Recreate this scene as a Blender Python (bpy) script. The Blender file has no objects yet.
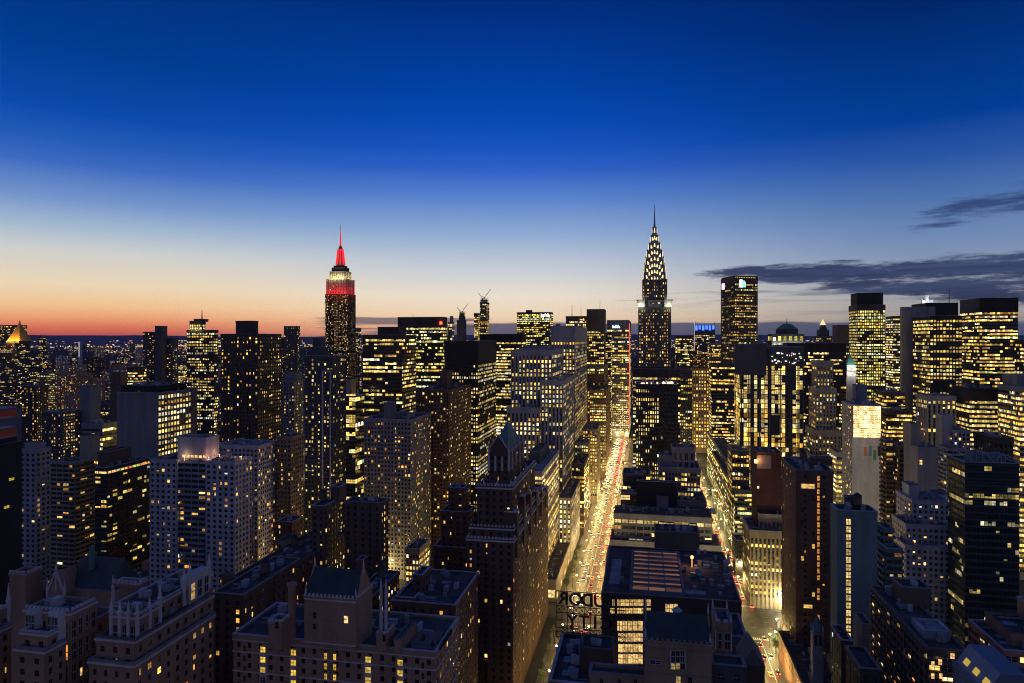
import bpy, bmesh, math, random
import numpy as np
from math import radians, sin, cos, tan, atan2, sqrt, pi

# ------------------------------------------------------------------ camera, sky, exposure
SC = bpy.context.scene
COL = SC.collection
H = 170.0            # camera height above the avenue level
F = 1024 * 24.0 / 36.0
HY = 338.0           # horizon row
TH = math.atan((645 - 512) / F)   # street grid turned against the view axis
S_, C_ = sin(TH), cos(TH)

cam_d = bpy.data.cameras.new('camera'); cam_d.lens = 24; cam_d.sensor_width = 36
cam_d.shift_y = -(341.5 - HY) / 1024
cam_d.clip_start = 1; cam_d.clip_end = 60000
cam = bpy.data.objects.new('camera', cam_d); COL.objects.link(cam)
cam.location = (0, 0, H); cam.rotation_euler = (radians(90), 0, 0)
SC.camera = cam
SC.view_settings.view_transform = 'Standard'
SC.view_settings.look = 'None'
SC.view_settings.exposure = 0.0
SC.view_settings.gamma = 1.0
cy = SC.cycles
cy.max_bounces = 4; cy.diffuse_bounces = 2; cy.glossy_bounces = 2; cy.transmission_bounces = 2
cy.transparent_max_bounces = 4
cy.sample_clamp_indirect = 2.0
cy.use_denoising = True
cy.pixel_filter_type = 'BLACKMAN_HARRIS'; cy.filter_width = 1.1
cy.caustics_reflective = False; cy.caustics_refractive = False

def lin(r, g, b):
    def f(c):
        c /= 255.0
        return c / 12.92 if c <= .04045 else ((c + .055) / 1.055) ** 2.4
    return (f(r), f(g), f(b), 1)

W = bpy.data.worlds.new('World'); SC.world = W; W.use_nodes = True
wt = W.node_tree; wt.nodes.clear()
wn, wl = wt.nodes, wt.links
def wnode(t, **k):
    n = wn.new(t)
    for a, v in k.items(): setattr(n, a, v)
    return n
def wmath(op, a, b=None, c=None, clamp=False):
    n = wn.new('ShaderNodeMath'); n.operation = op; n.use_clamp = clamp
    for i, x in enumerate((a, b, c)):
        if x is None: continue
        if isinstance(x, (int, float)): n.inputs[i].default_value = x
        else: wl.new(x, n.inputs[i])
    return n.outputs[0]
tc = wnode('ShaderNodeTexCoord'); sp = wnode('ShaderNodeSeparateXYZ'); wl.new(tc.outputs['Generated'], sp.inputs[0])
X, Y, Z = sp.outputs
hyp = wmath('SQRT', wmath('ADD', wmath('MULTIPLY', X, X), wmath('MULTIPLY', Y, Y)))
T = wmath('DIVIDE', Z, wmath('MAXIMUM', hyp, .001))          # tangent of the elevation
AZ = wmath('ARCTAN2', X, Y)                                   # 0 along the view axis, + to the north
TP = wmath('DIVIDE', T, 0.6, clamp=True)
def ramp(stops):
    r = wnode('ShaderNodeValToRGB'); cr = r.color_ramp; cr.interpolation = 'EASE' if False else 'LINEAR'
    while len(cr.elements) < len(stops): cr.elements.new(.5)
    for e, (t, c) in zip(cr.elements, stops): e.position = min(1, max(0, t / .6)); e.color = lin(*c)
    wl.new(TP, r.inputs[0]); return r.outputs[0]
R_L = ramp([(0, (150, 72, 84)), (.004, (200, 92, 82)), (.013, (236, 122, 88)), (.024, (248, 164, 112)), (.041, (249, 202, 150)), (.066, (240, 218, 184)), (.109, (208, 210, 208)), (.134, (170, 190, 210)),
            (.171, (116, 150, 204)), (.215, (60, 106, 193)), (.245, (34, 91, 184)), (.28, (10, 75, 172)), (.36, (0, 60, 146)), (.60, (0, 30, 88))])
R_C = ramp([(0, (206, 146, 118)), (.012, (244, 194, 148)), (.03, (248, 218, 182)), (.060, (240, 228, 210)), (.10, (202, 208, 216)), (.15, (146, 174, 212)),
            (.20, (94, 136, 206)), (.245, (48, 97, 200)), (.275, (26, 86, 193)), (.31, (8, 75, 182)), (.36, (0, 66, 168)), (.49, (0, 44, 126)), (.60, (0, 32, 94))])
R_R = ramp([(0, (104, 102, 114)), (.012, (168, 154, 142)), (.05, (168, 168, 170)), (.09, (138, 154, 180)), (.124, (114, 140, 182)), (.175, (78, 116, 174)),
            (.225, (42, 86, 166)), (.276, (0, 62, 150)), (.42, (0, 38, 106)), (.60, (0, 28, 78))])
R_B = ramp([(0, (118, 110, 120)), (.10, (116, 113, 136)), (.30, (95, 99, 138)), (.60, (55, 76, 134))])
def wmix(f, a, b):
    n = wnode('ShaderNodeMix', data_type='RGBA')
    if isinstance(f, float): n.inputs[0].default_value = f
    else: wl.new(f, n.inputs[0])
    for i, x in ((6, a), (7, b)):
        if isinstance(x, tuple): n.inputs[i].default_value = x
        else: wl.new(x, n.inputs[i])
    return n.outputs[2]
def smooth(x, a, b):
    n = wnode('ShaderNodeMapRange', interpolation_type='SMOOTHSTEP'); n.clamp = True
    wl.new(x, n.inputs[0]); n.inputs[1].default_value = a; n.inputs[2].default_value = b
    return n.outputs[0]
sky = wmix(smooth(AZ, -.56, -.02), R_L, R_C)
sky = wmix(smooth(AZ, .0, .58), sky, R_R)
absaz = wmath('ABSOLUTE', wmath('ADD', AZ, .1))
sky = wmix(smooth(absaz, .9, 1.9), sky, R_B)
# clouds: bands of stratocumulus low in the north-west
def wnoise(sa, st, scale, detail, seed, rough=.55):
    cmb = wnode('ShaderNodeCombineXYZ')
    wl.new(wmath('MULTIPLY', AZ, sa), cmb.inputs[0]); wl.new(wmath('MULTIPLY', T, st), cmb.inputs[1]); cmb.inputs[2].default_value = seed
    n = wnode('ShaderNodeTexNoise'); n.inputs['Scale'].default_value = scale; n.inputs['Detail'].default_value = detail; n.inputs['Roughness'].default_value = rough
    wl.new(cmb.outputs[0], n.inputs['Vector']); return n.outputs[0]
def band(x, a, b, c, d):
    return wmath('MULTIPLY', smooth(x, a, b), wmath('SUBTRACT', 1.0, smooth(x, c, d)))
n1 = wnoise(6.5, 44, 1.7, 9, 3.1, .66)
n2 = wnoise(3.0, 60, 1.5, 7, 8.7)
# main bank: lower edge about level, upper edge rising to the north
botedge = wmath('ADD', wmath('MULTIPLY', AZ, -.125), .122)
tb = wmath('SUBTRACT', T, botedge)
m1 = wmath('MULTIPLY', smooth(AZ, .20, .34), wmath('MULTIPLY', smooth(tb, -.014, .010), wmath('SUBTRACT', 1.0, smooth(T, .088, .113))))
c1 = wmath('MULTIPLY', smooth(wmath('ADD', n1, wmath('MULTIPLY', m1, .33)), .60, .80), smooth(m1, .0, .4))
m2 = wmath('MULTIPLY', smooth(AZ, .49, .58), band(wmath('SUBTRACT', T, wmath('MULTIPLY', wmath('SUBTRACT', AZ, .55), .16)), .122, .138, .158, .176))
c2 = wmath('MULTIPLY', smooth(wmath('ADD', n1, wmath('MULTIPLY', m2, .22)), .60, .84), smooth(m2, .0, .6))
edge3 = wmath('MULTIPLY', wmath('MULTIPLY', smooth(AZ, -.34, -.02), .020), 1.0)
m3 = band(wmath('ADD', wmath('SUBTRACT', T, edge3), wmath('MULTIPLY', wmath('SUBTRACT', n2, .5), .022)), -.030, -.022, -.001, .004)
c3 = wmath('MULTIPLY', wmath('MULTIPLY', m3, smooth(AZ, -.36, -.10)), .88)
m4 = wmath('MULTIPLY', band(AZ, -.34, -.25, -.10, .0), band(T, .006, .014, .026, .036))
c4 = wmath('MULTIPLY', wmath('MULTIPLY', smooth(wmath('ADD', n2, wmath('MULTIPLY', m4, .30)), .66, .82), smooth(m4, .0, .3)), .8)
m5 = wmath('MULTIPLY', band(T, .03, .05, .075, .10), smooth(AZ, .0, .2))
c5 = wmath('MULTIPLY', wmath('MULTIPLY', smooth(wmath('ADD', n2, wmath('MULTIPLY', m5, .16)), .70, .84), m5), .55)
front = wmath('SUBTRACT', 1.0, smooth(absaz, 1.2, 1.7))
n6 = wnoise(3.2, 75, 1.3, 8, 21.0, .62)
c6 = wmath('MULTIPLY', wmath('MULTIPLY', smooth(n6, .50, .66), band(T, .02, .045, .085, .115)), wmath('MULTIPLY', smooth(AZ, .10, .40), .5))
sky = wmix(wmath('MULTIPLY', c6, front), sky, lin(98, 108, 136))
sky = wmix(wmath('MULTIPLY', c5, front), sky, lin(96, 104, 128))
sky = wmix(wmath('MULTIPLY', c3, front), sky, lin(62, 76, 112))
sky = wmix(wmath('MULTIPLY', c4, front), sky, lin(92, 82, 104))
sky = wmix(wmath('MULTIPLY', wmath('MULTIPLY', c1, .93), front), sky, wmix(smooth(n2, .35, .75), lin(30, 44, 84), lin(56, 72, 112)))
sky = wmix(wmath('MULTIPLY', wmath('MULTIPLY', c2, .85), front), sky, lin(44, 62, 108))
below = smooth(Z, -.02, .0)
sky = wmix(below, (.012, .012, .018, 1), sky)
bg = wnode('ShaderNodeBackground'); bg.inputs[1].default_value = 1.0
wl.new(sky, bg.inputs[0]); wo = wnode('ShaderNodeOutputWorld'); wl.new(bg.outputs[0], wo.inputs[0])

rnd = random.Random(7)

# ------------------------------------------------------------------ materials
MATS = {}
def new_mat(name):
    m = bpy.data.materials.new(name); m.use_nodes = True
    nt = m.node_tree; b = nt.nodes.get('Principled BSDF')
    return m, nt, b
def clad(key, col, rough=.85, var=.35, fine=1.3):
    if key in MATS: return MATS[key]
    m, nt, b = new_mat(key); N, L = nt.nodes, nt.links
    tcx = N.new('ShaderNodeTexCoord'); mp = N.new('ShaderNodeMapping'); mp.inputs['Scale'].default_value = (1, 1, .22)
    L.new(tcx.outputs['Object'], mp.inputs[0])
    a = N.new('ShaderNodeTexNoise'); a.inputs['Scale'].default_value = .16; a.inputs['Detail'].default_value = 6; L.new(mp.outputs[0], a.inputs['Vector'])
    c = N.new('ShaderNodeTexNoise'); c.inputs['Scale'].default_value = fine; c.inputs['Detail'].default_value = 3; L.new(tcx.outputs['Object'], c.inputs['Vector'])
    mx = N.new('ShaderNodeMath'); mx.operation = 'MULTIPLY_ADD'; L.new(a.outputs[0], mx.inputs[0]); mx.inputs[1].default_value = .65; 
    m2 = N.new('ShaderNodeMath'); m2.operation = 'MULTIPLY'; L.new(c.outputs[0], m2.inputs[0]); m2.inputs[1].default_value = .35; L.new(m2.outputs[0], mx.inputs[2])
    r = N.new('ShaderNodeValToRGB'); r.color_ramp.elements[0].position = .3; r.color_ramp.elements[1].position = .7
    r.color_ramp.elements[0].color = (*[x * (1 - var) for x in col], 1); r.color_ramp.elements[1].color = (*[min(.8, x * (1 + var)) for x in col], 1)
    L.new(mx.outputs[0], r.inputs[0]); L.new(r.outputs[0], b.inputs['Base Color']); b.inputs['Roughness'].default_value = rough
    MATS[key] = m; return m
PAL = dict(brick=(.145, .078, .055), tudor=(.37, .215, .135), brown=(.12, .085, .065), darkbrown=(.07, .052, .045), black=(.022, .022, .025), grey=(.2, .2, .21), dgrey=(.075, .078, .09),
           white=(.44, .44, .47), pale=(.29, .295, .33), beige=(.3, .26, .21), stone=(.3, .28, .25), red=(.085, .03, .032), green=(.13, .21, .21), steel=(.16, .18, .22), warm=(.22, .16, .11), clay=(.30, .20, .125), umber=(.125, .07, .05), darkgreen=(.035, .06, .055))
def M(k):
    return clad('cladding_' + k, PAL[k])
def plain(key, col, rough=.6, metal=0.0):
    if key in MATS: return MATS[key]
    m, nt, b = new_mat(key); b.inputs['Base Color'].default_value = (*col, 1); b.inputs['Roughness'].default_value = rough; b.inputs['Metallic'].default_value = metal
    MATS[key] = m; return m
def emit(key, col, s, sample='NONE'):
    if key in MATS: return MATS[key]
    m, nt, b = new_mat(key); b.inputs['Base Color'].default_value = (*[c * .5 for c in col], 1)
    b.inputs['Emission Color'].default_value = (*col, 1); b.inputs['Emission Strength'].default_value = s
    m.cycles.emission_sampling = sample
    MATS[key] = m; return m
ROOF = clad('roof_tar', (.082, .075, .07), .9, .7, .45)
ROOF_PALE = clad('roof_pale', (.30, .31, .33), .9, .4, .5)
GLASS = plain('dark_glass', (.012, .014, .02), .16)
_b = GLASS.node_tree.nodes['Principled BSDF']; _b.inputs['Specular IOR Level'].default_value = 1.0
_t = GLASS.node_tree.nodes.new('ShaderNodeTexCoord'); _n = GLASS.node_tree.nodes.new('ShaderNodeTexNoise'); _n.inputs['Scale'].default_value = .22; _n.inputs['Detail'].default_value = 3
_u = GLASS.node_tree.nodes.new('ShaderNodeBump'); _u.inputs['Strength'].default_value = .35; _u.inputs['Distance'].default_value = .4
GLASS.node_tree.links.new(_t.outputs['Object'], _n.inputs['Vector']); GLASS.node_tree.links.new(_n.outputs[0], _u.inputs['Height']); GLASS.node_tree.links.new(_u.outputs[0], _b.inputs['Normal'])
COPINGS = [clad('coping_stone_%d' % q, c, .8, .35, .6) for q, c in enumerate(((.40, .40, .42), (.22, .21, .21), (.12, .115, .11)))]
FRAME = plain('window_frame', (.09, .085, .08), .6)
FRAME_PALE = plain('window_frame_pale', (.52, .48, .43), .6)
METAL = plain('dark_metal', (.05, .05, .055), .5, .5)
COPPER = clad('copper_green', (.10, .2, .18), .7, .4, .8)
TILE = clad('roof_tile_green', (.035, .062, .062), .7, .35, 1.2)
TRIM = clad('limestone_trim', (.56, .51, .48), .8, .25, 1.0)

def lit_material(name, src):
    m, nt, b = new_mat(name); N, L = nt.nodes, nt.links
    if src == 'object':
        a = N.new('ShaderNodeObjectInfo'); out = a.outputs['Color']
    else:
        a = N.new('ShaderNodeAttribute'); a.attribute_name = 'lamp'; out = a.outputs['Color']
    g = N.new('ShaderNodeNewGeometry')
    n = N.new('ShaderNodeTexNoise'); n.inputs['Scale'].default_value = .8; n.inputs['Detail'].default_value = 3; L.new(g.outputs['Position'], n.inputs['Vector'])
    mr = N.new('ShaderNodeMapRange'); mr.inputs[1].default_value = .33; mr.inputs[2].default_value = .67; mr.inputs[3].default_value = .35; mr.inputs[4].default_value = 1.35
    L.new(n.outputs[0], mr.inputs[0])
    L.new(out, b.inputs['Emission Color']); L.new(mr.outputs[0], b.inputs['Emission Strength'])
    b.inputs['Base Color'].default_value = (.02, .02, .02, 1); b.inputs['Roughness'].default_value = .3
    m.cycles.emission_sampling = 'NONE'
    return m
LIT_OBJ = lit_material('lit_window', 'object')
LIT_ATT = lit_material('lit_glazing', 'attribute')

# ------------------------------------------------------------------ mesh helpers
class MB:
    def __bool__(s): return True
    def __init__(s): s.v = []; s.f = []; s.m = []; s.col = []
    def quad(s, a, b, c, d, mi=0, col=None):
        i = len(s.v); s.v += [a, b, c, d]; s.f.append((i, i + 1, i + 2, i + 3)); s.m.append(mi); s.col.append(col or (0, 0, 0, 1))
    def hexa(s, p, mi=0):      # p: 8 points, 4 bottom ccw then 4 top
        i = len(s.v); s.v += list(p)
        for q in ((3, 2, 1, 0), (4, 5, 6, 7), (0, 1, 5, 4), (1, 2, 6, 5), (2, 3, 7, 6), (3, 0, 4, 7)):
            s.f.append(tuple(i + k for k in q)); s.m.append(mi); s.col.append((0, 0, 0, 1))
    def box(s, x0, x1, y0, y1, z0, z1, mi=0):
        s.hexa([(x0, y0, z0), (x1, y0, z0), (x1, y1, z0), (x0, y1, z0), (x0, y0, z1), (x1, y0, z1), (x1, y1, z1), (x0, y1, z1)], mi)
    def prism(s, pts, z0, z1, mi=0, pts2=None):
        n = len(pts); i = len(s.v); pts2 = pts2 or pts
        s.v += [(p[0], p[1], z0) for p in pts] + [(p[0], p[1], z1) for p in pts2]
        s.f.append(tuple(i + k for k in range(n))[::-1]); s.f.append(tuple(i + n + k for k in range(n)))
        for k in range(n): s.f.append((i + k, i + (k + 1) % n, i + n + (k + 1) % n, i + n + k))
        s.m += [mi] * (n + 2); s.col += [(0, 0, 0, 1)] * (n + 2)
    def cone(s, x, y, z0, z1, r0, r1, n=8, mi=0, rot=0):
        a = [(x + r0 * cos(rot + 2 * pi * k / n), y + r0 * sin(rot + 2 * pi * k / n)) for k in range(n)]
        b = [(x + r1 * cos(rot + 2 * pi * k / n), y + r1 * sin(rot + 2 * pi * k / n)) for k in range(n)]
        s.prism(a, z0, z1, mi, b)
    def bar(s, p, q, r, mi=0):
        p = np.array(p, float); q = np.array(q, float); d = q - p; L = np.linalg.norm(d); d /= L
        up = np.array((0, 0, 1.)) if abs(d[2]) < .9 else np.array((1., 0, 0))
        a = np.cross(d, up); a /= np.linalg.norm(a); b = np.cross(d, a)
        c = [(-r, -r), (r, -r), (r, r), (-r, r)]
        s.hexa([tuple(p + a * i + b * j) for i, j in c] + [tuple(q + a * i + b * j) for i, j in c], mi)
    def build(s, name, mats, parent=None, attr=False):
        me = bpy.data.meshes.new(name); me.from_pydata([tuple(map(float, v)) for v in s.v], [], s.f)
        mats = mats if isinstance(mats, (list, tuple)) else [mats]
        for m in mats: me.materials.append(m)
        if len(mats) > 1: me.polygons.foreach_set('material_index', s.m)
        if attr:
            at = me.attributes.new('lamp', 'FLOAT_COLOR', 'CORNER'); buf = []
            for f, c in zip(s.f, s.col): buf += list(c) * len(f)
            at.data.foreach_set('color', buf)
        me.update()
        o = bpy.data.objects.new(name, me); COL.objects.link(o)
        if parent is not None: o.parent = parent
        return o
def tag(o, label=None, cat=None, group=None, kind=None):
    if label: o['label'] = label
    if cat: o['category'] = cat
    if group: o['group'] = group
    if kind: o['kind'] = kind
    return o
def grid2w(u, v): return (u * S_ + v * C_, u * C_ - v * S_)
def empty(name, u, v, z=0, rz=None, world=None):
    o = bpy.data.objects.new(name, None); COL.objects.link(o); o.empty_display_size = 2
    x, y = world if world else grid2w(u, v)
    o.location = (x, y, z); o.rotation_euler = (0, 0, -TH if rz is None else rz)
    return o
def copy_tree(o, parent=None):
    c = o.copy(); COL.objects.link(c)
    if parent is not None: c.parent = parent
    for ch in [x for x in bpy.data.objects if x.parent is o] if False else KIDS.get(o.name, []): copy_tree(ch, c)
    return c
KIDS = {}
def corner(px, Yd):
    x = (px - 512) / F * Yd
    return x * S_ + Yd * C_, x * C_ - Yd * S_
def zat(py, Yd): return H - (py - HY) / F * Yd

# ------------------------------------------------------------------ building blocks
STY = {
 # fh floor height, bay, ww glass share of a bay, wh glass share of a floor, pp/ps how far piers / spandrels stand proud, lit, mode, cap (blank band at top)
 'apt':    dict(fh=3.0, bay=3.4, ww=.50, wh=.52, pp=.30, ps=.26, lit=.17, mode='home', cap=1.6),
 'aptd':   dict(fh=3.0, bay=2.6, ww=.55, wh=.55, pp=.26, ps=.30, lit=.20, mode='home', cap=1.6),
 'balc':   dict(fh=3.0, bay=4.2, ww=.86, wh=.58, pp=.20, ps=1.1, lit=.18, mode='home', cap=1.2),
 'brick':  dict(fh=3.15, bay=3.7, ww=.34, wh=.52, pp=.30, ps=.26, lit=.16, mode='home', cap=1.6),
 'grid':   dict(fh=3.55, bay=2.25, ww=.66, wh=.56, pp=.40, ps=.30, lit=.55, mode='office', cap=3),
 'band':   dict(fh=3.55, bay=1.7, ww=.93, wh=.52, pp=.08, ps=.25, lit=.55, mode='office', cap=3),
 'vert':   dict(fh=3.7, bay=3.2, ww=.46, wh=.62, pp=.36, ps=.10, lit=.42, mode='office', cap=4),
 'glass':  dict(fh=3.8, bay=3.0, ww=.95, wh=.84, pp=.12, ps=.08, lit=.30, mode='office', cap=1.2),
 'blank':  dict(blank=True),
}
BLD = []       # every building: dict(root, blocks, wins ...)
BOXES = []     # (u0,u1,v0,v1,z0,z1,building index)

def rect_from(xl, xr, Yd, xs=None, L=None):
    side = 'R' if (xl + xr) / 2 < 645 else 'L'
    sl, sr = (xl - 512) / F, (xr - 512) / F
    if side == 'R':
        u0, v1 = corner(xr, Yd); v0 = u0 / (sl * S_ + C_) * (sl * C_ - S_); vs = v1
    else:
        u0, v0 = corner(xl, Yd); v1 = u0 / (sr * S_ + C_) * (sr * C_ - S_); vs = v0
    if xs is not None:
        s = (xs - 512) / F; t = vs / (s * C_ - S_); u1 = t * (s * S_ + C_)
    else:
        u1 = u0 + (L or 30)
    return u0, u1, v0, v1, side

def b(name, label, cat, sty, col, blocks, group=None, seed=None, **over):
    BLD.append(dict(name=name, label=label, cat=cat, sty=sty, col=col, spec=blocks, group=group, over=over, seed=seed if seed is not None else len(BLD) * 13 + 5))
    return BLD[-1]

# ------------------------------------------------------------------ the catalogue of buildings (pixel outline at a chosen distance -> real footprint and height)
AT, AP, OF, SK = 'apartment tower', 'apartment building', 'office building', 'skyscraper'
# --- west skyline, south half
b('apartment_tower', 'unlit black tower at the picture edge, topped by an orange lit unfinished storey', AT, 'glass', 'black', [(-130, -14, 447, 262, dict(xs=21.5, st='blank', raw=1)), (-120, -14, 441, 264, dict(on=0, xs=18, st='slab'))], extra='netting')
b('apartment_tower', 'slim pale apartment tower squeezed between black edge tower and balcony block', AT, 'apt', 'pale', [(20, 50, 450, 405, dict(L=30)), (25, 45, 443, 408, dict(on=0, st='blank', L=14))])
b('apartment_building', 'beige apartment block striped with continuous balcony fronts', AP, 'balc', 'beige', [(51, 94, 462, 440, dict(L=24)), (80, 101, 436, 446, dict(on=0, st='blank', L=14))])
b('apartment_building', 'dark apartment block with brightly lit top floor beside the white tower', AP, 'balc', 'darkbrown', [(95, 107, 468, 420, dict(xs=151)), (98, 106, 452, 425, dict(on=0, st='blank', xs=131, col='brown'))], lit=.22, ps=.4, extra='topfloor')
b('apartment_tower', 'big pale slab apartment tower with pink lit penthouse terrace', AT, 'apt', 'white',
  [(206, 235, 462, 375, dict(xs=252)), (150, 177, 459.8, 382, dict(L=26, raw=1)), (177.2, 205.8, 460.6, 381.5, dict(L=24, raw=1, st='balc', col='pale')), (215, 258, 446, 425, dict(xs=277, st='aptd')), (178, 206, 438, 383, dict(on=0, z0=101, st='blank', xs=233))], lit=.13, extra='terrace')
b('office_building', 'office slab with blank grey end wall and dark louvred roof band', OF, 'blank', 'grey',
  [(117, 158, 393, 510, dict(xs=191, fst='blank', sst='grid', bay=3.4, fh=4.3)), (121, 157, 386, 515, dict(on=0, st='blank', col='black', xs=186))], lit=.8, extra='fin')
b('office_tower', 'distant tower crowned by a floodlit golden pyramid roof', SK, 'grid', 'brown', [(-12, 30, 343, 1700, dict(L=50)), (-25, 42, 356, 1690, dict(L=70)), (6, 31, 341, 1703, dict(on=0, L=44, st='blank'))], lit=.2, extra='pyramid')
b('office_tower', 'far dark slab standing directly behind the golden pyramid', SK, 'band', 'black', [(-20, 27, 325, 1850, dict(L=40))], lit=.2)
b('office_tower', 'dark green topped block far off just beyond the golden pyramid', OF, 'grid', 'dgrey', [(38, 47, 337, 2200, dict(L=40))], lit=.3)
b('clock_tower', 'small far tower glowing white over the low rooftops', 'tower', 'blank', 'white', [(78, 82, 341, 2500, dict(L=14))], extra='whiteglow')
b('apartment_tower', 'slender dark slab with blank spine and lower stepped wings on the sunset horizon', AT, 'apt', 'dgrey', [(155, 167, 326, 1000, dict(L=30, st='blank')), (143, 155, 332, 1005, dict(L=24)), (167, 178, 338, 1010, dict(L=24))], lit=.2)
b('office_tower', 'dark tower with glowing arched crown and thin mast', SK, 'grid', 'black', [(187, 214, 330, 860, dict(xs=218)), (190, 212, 321, 864, dict(on=0, L=26, st='grid', lit=1.0, cap=4)), (194, 208, 319, 868, dict(on=1, st='blank', L=14))], lit=.5, extra='mast')
b('apartment_tower', 'bulky brown apartment slab with square roof tank house', AT, 'aptd', 'darkbrown', [(221, 258, 334, 520, dict(xs=281)), (236, 252, 321, 535, dict(on=0, st='blank', xs=258))], lit=.2)
b('apartment_tower', 'dark slim tower standing alone between brown slab and red crowned skyscraper', AT, 'apt', 'dgrey', [(284, 297, 326, 1000, dict(xs=300)), (279, 284, 339, 1004, dict(L=20))], lit=.2)
b('apartment_tower', 'dark apartment tower with tall white frame strip down its face', AT, 'aptd', 'dgrey', [(305, 333, 356, 500, dict(xs=346)), (307, 328, 347, 505, dict(on=0, st='blank', L=22)), (313, 325, 338, 508, dict(on=1, st='blank', L=14))], lit=.26, extra='strip')
b('apartment_building', 'grey apartment block with lit top storey tucked beside the white strip tower', AP, 'aptd', 'grey', [(281, 303, 381, 650, dict(L=22)), (284, 302, 372, 655, dict(on=0, st='blank', L=14))], lit=.25)
b('apartment_building', 'brown apartment block lit amber from the side street below', AP, 'aptd', 'warm', [(277, 303, 437, 440, dict(L=20))], lit=.25)
b('office_tower', 'thin dark tower close behind the red crowned skyscraper', OF, 'grid', 'dgrey', [(355, 361, 328, 1900, dict(L=40))], lit=.4)
b('office_tower', 'brown office tower with red edged roofline and glowing floor bands', OF, 'band', 'darkbrown', [(363, 402, 335, 620, dict(xs=416)), (378, 398, 327, 628, dict(on=0, st='blank', xs=406))], lit=.42, pp=.2, bay=2.6)
b('office_tower', 'flat topped dark brown office slab with a red beacon on its corner', OF, 'band', 'darkbrown', [(398, 443, 317, 750, dict(xs=447))], lit=.62, cap=11, extra='beacon')
b('office_tower', 'black office tower with blank ribbed top floors and lit side', OF, 'grid', 'black', [(445, 478, 341, 640, dict(xs=496))], lit=.55, cap=22, ww=.55)
b('unfinished_tower', 'slim tower under construction with two cranes on top', SK, 'blank', 'dgrey', [(457, 466, 320, 1300, dict(L=22)), (459, 465, 316, 1302, dict(on=0, L=16, st='blank'))], extra='crane')
b('unfinished_tower', 'taller concrete frame tower under construction with pale lit lower floors', SK, 'blank', 'dgrey', [(474, 481, 313, 1250, dict(L=26, st='grid', lit=.8)), (480, 489, 302, 1254, dict(L=24, st='grid', lit=.5))], extra='crane')
b('office_tower', 'pale glass spire standing beyond the first crane topped tower', OF, 'glass', 'steel', [(448, 454, 322, 1800, dict(L=20)), (450, 453, 316, 1803, dict(on=0, L=8, st='blank'))], lit=.2)
b('office_tower', 'dark office block with wide lit bands behind the ribbed top tower', OF, 'band', 'black', [(480, 522, 334, 800, dict(xs=526))], lit=.7, cap=9)
b('office_tower', 'black office tower carrying a small white sign near its roof', SK, 'band', 'black', [(517, 551, 312, 1150, dict(xs=553)), (526, 532, 310, 1160, dict(on=0, st='blank', L=12))], lit=.6, extra='sign')
b('office_tower', 'white ribbed stepped tower with vertical window columns', SK, 'vert', 'pale', [(511, 552, 350, 560, dict(xs=562)), (541, 563, 380, 545, dict(xs=574)), (507, 545, 408, 552, dict(L=30)), (523, 550, 346, 565, dict(on=0, st='blank', L=18))], lit=.5, ww=.42)
b('office_tower', 'second white ribbed tower standing behind the stepped one', SK, 'vert', 'pale', [(551, 575, 326, 700, dict(xs=587)), (556, 560, 324, 710, dict(on=0, st='blank', L=6))], lit=.62, cap=16)
b('office_tower', 'massive brown brick skyscraper with higher blank rear slab', SK, 'grid', 'brown', [(566, 588, 316, 930, dict(L=34)), (587, 604, 309, 935, dict(L=40, cap=30))], lit=.42, extra='masts')
b('office_tower', 'glass tower at the far end of the bright avenue with blue white sign', SK, 'glass', 'steel', [(607, 629, 320, 1150, dict(xs=631)), (597, 611, 333, 1100, dict(L=30, st='band', col='black'))], lit=.42, ww=.8, wh=.6, cap=16, extra='sign')
b('office_building', 'brown stepped block glowing amber beside the bright avenue', OF, 'grid', 'warm', [(573, 604, 366, 850, dict(xs=608)), (590, 606, 390, 830, dict(xs=610))], lit=.6)
b('office_building', 'pale lit stone block on the bright avenue below the brown skyscraper', OF, 'grid', 'stone', [(583, 597, 429, 700, dict(xs=600)), (575, 588, 443, 670, dict(xs=592))], lit=.75, cap=2)
b('office_building', 'dark low office block with lit rows beside the bright avenue', OF, 'band', 'darkbrown', [(572, 584, 464, 590, dict(xs=589)), (574, 582, 458, 600, dict(on=0, st='blank', L=8))], lit=.5)
b('office_building', 'white low office block with bright rows and roof machine house', OF, 'band', 'white', [(523, 542, 471, 450, dict(xs=559)), (530, 540, 452, 480, dict(on=0, st='blank', col='dgrey', xs=548))], lit=.9, bay=2.8, ww=.8, pp=.2)
b('office_building', 'white ribbed block beside the avenue, next to the low white office', OF, 'vert', 'white', [(559, 571, 498, 520, dict(xs=580))], lit=.8, cap=1.5)
b('office_building', 'low flat roofed podium along the avenue kerb', OF, 'blank', 'beige', [(541, 556, 580, 440, dict(xs=577))])
b('apartment_tower', 'grey apartment block with corner penthouse and amber lit flank', AT, 'aptd', 'grey', [(364, 411, 420, 480, dict(xs=431)), (384, 396, 403, 490, dict(on=0, st='blank', L=16))], lit=.24)
b('apartment_tower', 'purple brown brick apartment tower with square chimney house', AT, 'aptd', 'brick', [(416, 449, 390, 540, dict(xs=471)), (440, 452, 371, 552, dict(on=0, st='blank', L=16))], lit=.2)
b('apartment_tower', 'narrow glass faced apartment block with lit roof edge', AT, 'glass', 'grey', [(346, 364, 396, 600, dict(L=30)), (345, 355, 380, 640, dict(L=20, st='blank'))], lit=.25, extra='roofglow')
b('apartment_tower', 'stepped brown brick tower with slim chamfered top', AT, 'brick', 'brick', [(449, 464, 488, 385, dict(xs=468)), (441, 468, 512, 382, dict(xs=474)), (434, 470, 548, 379, dict(xs=476))], lit=.1)
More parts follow.
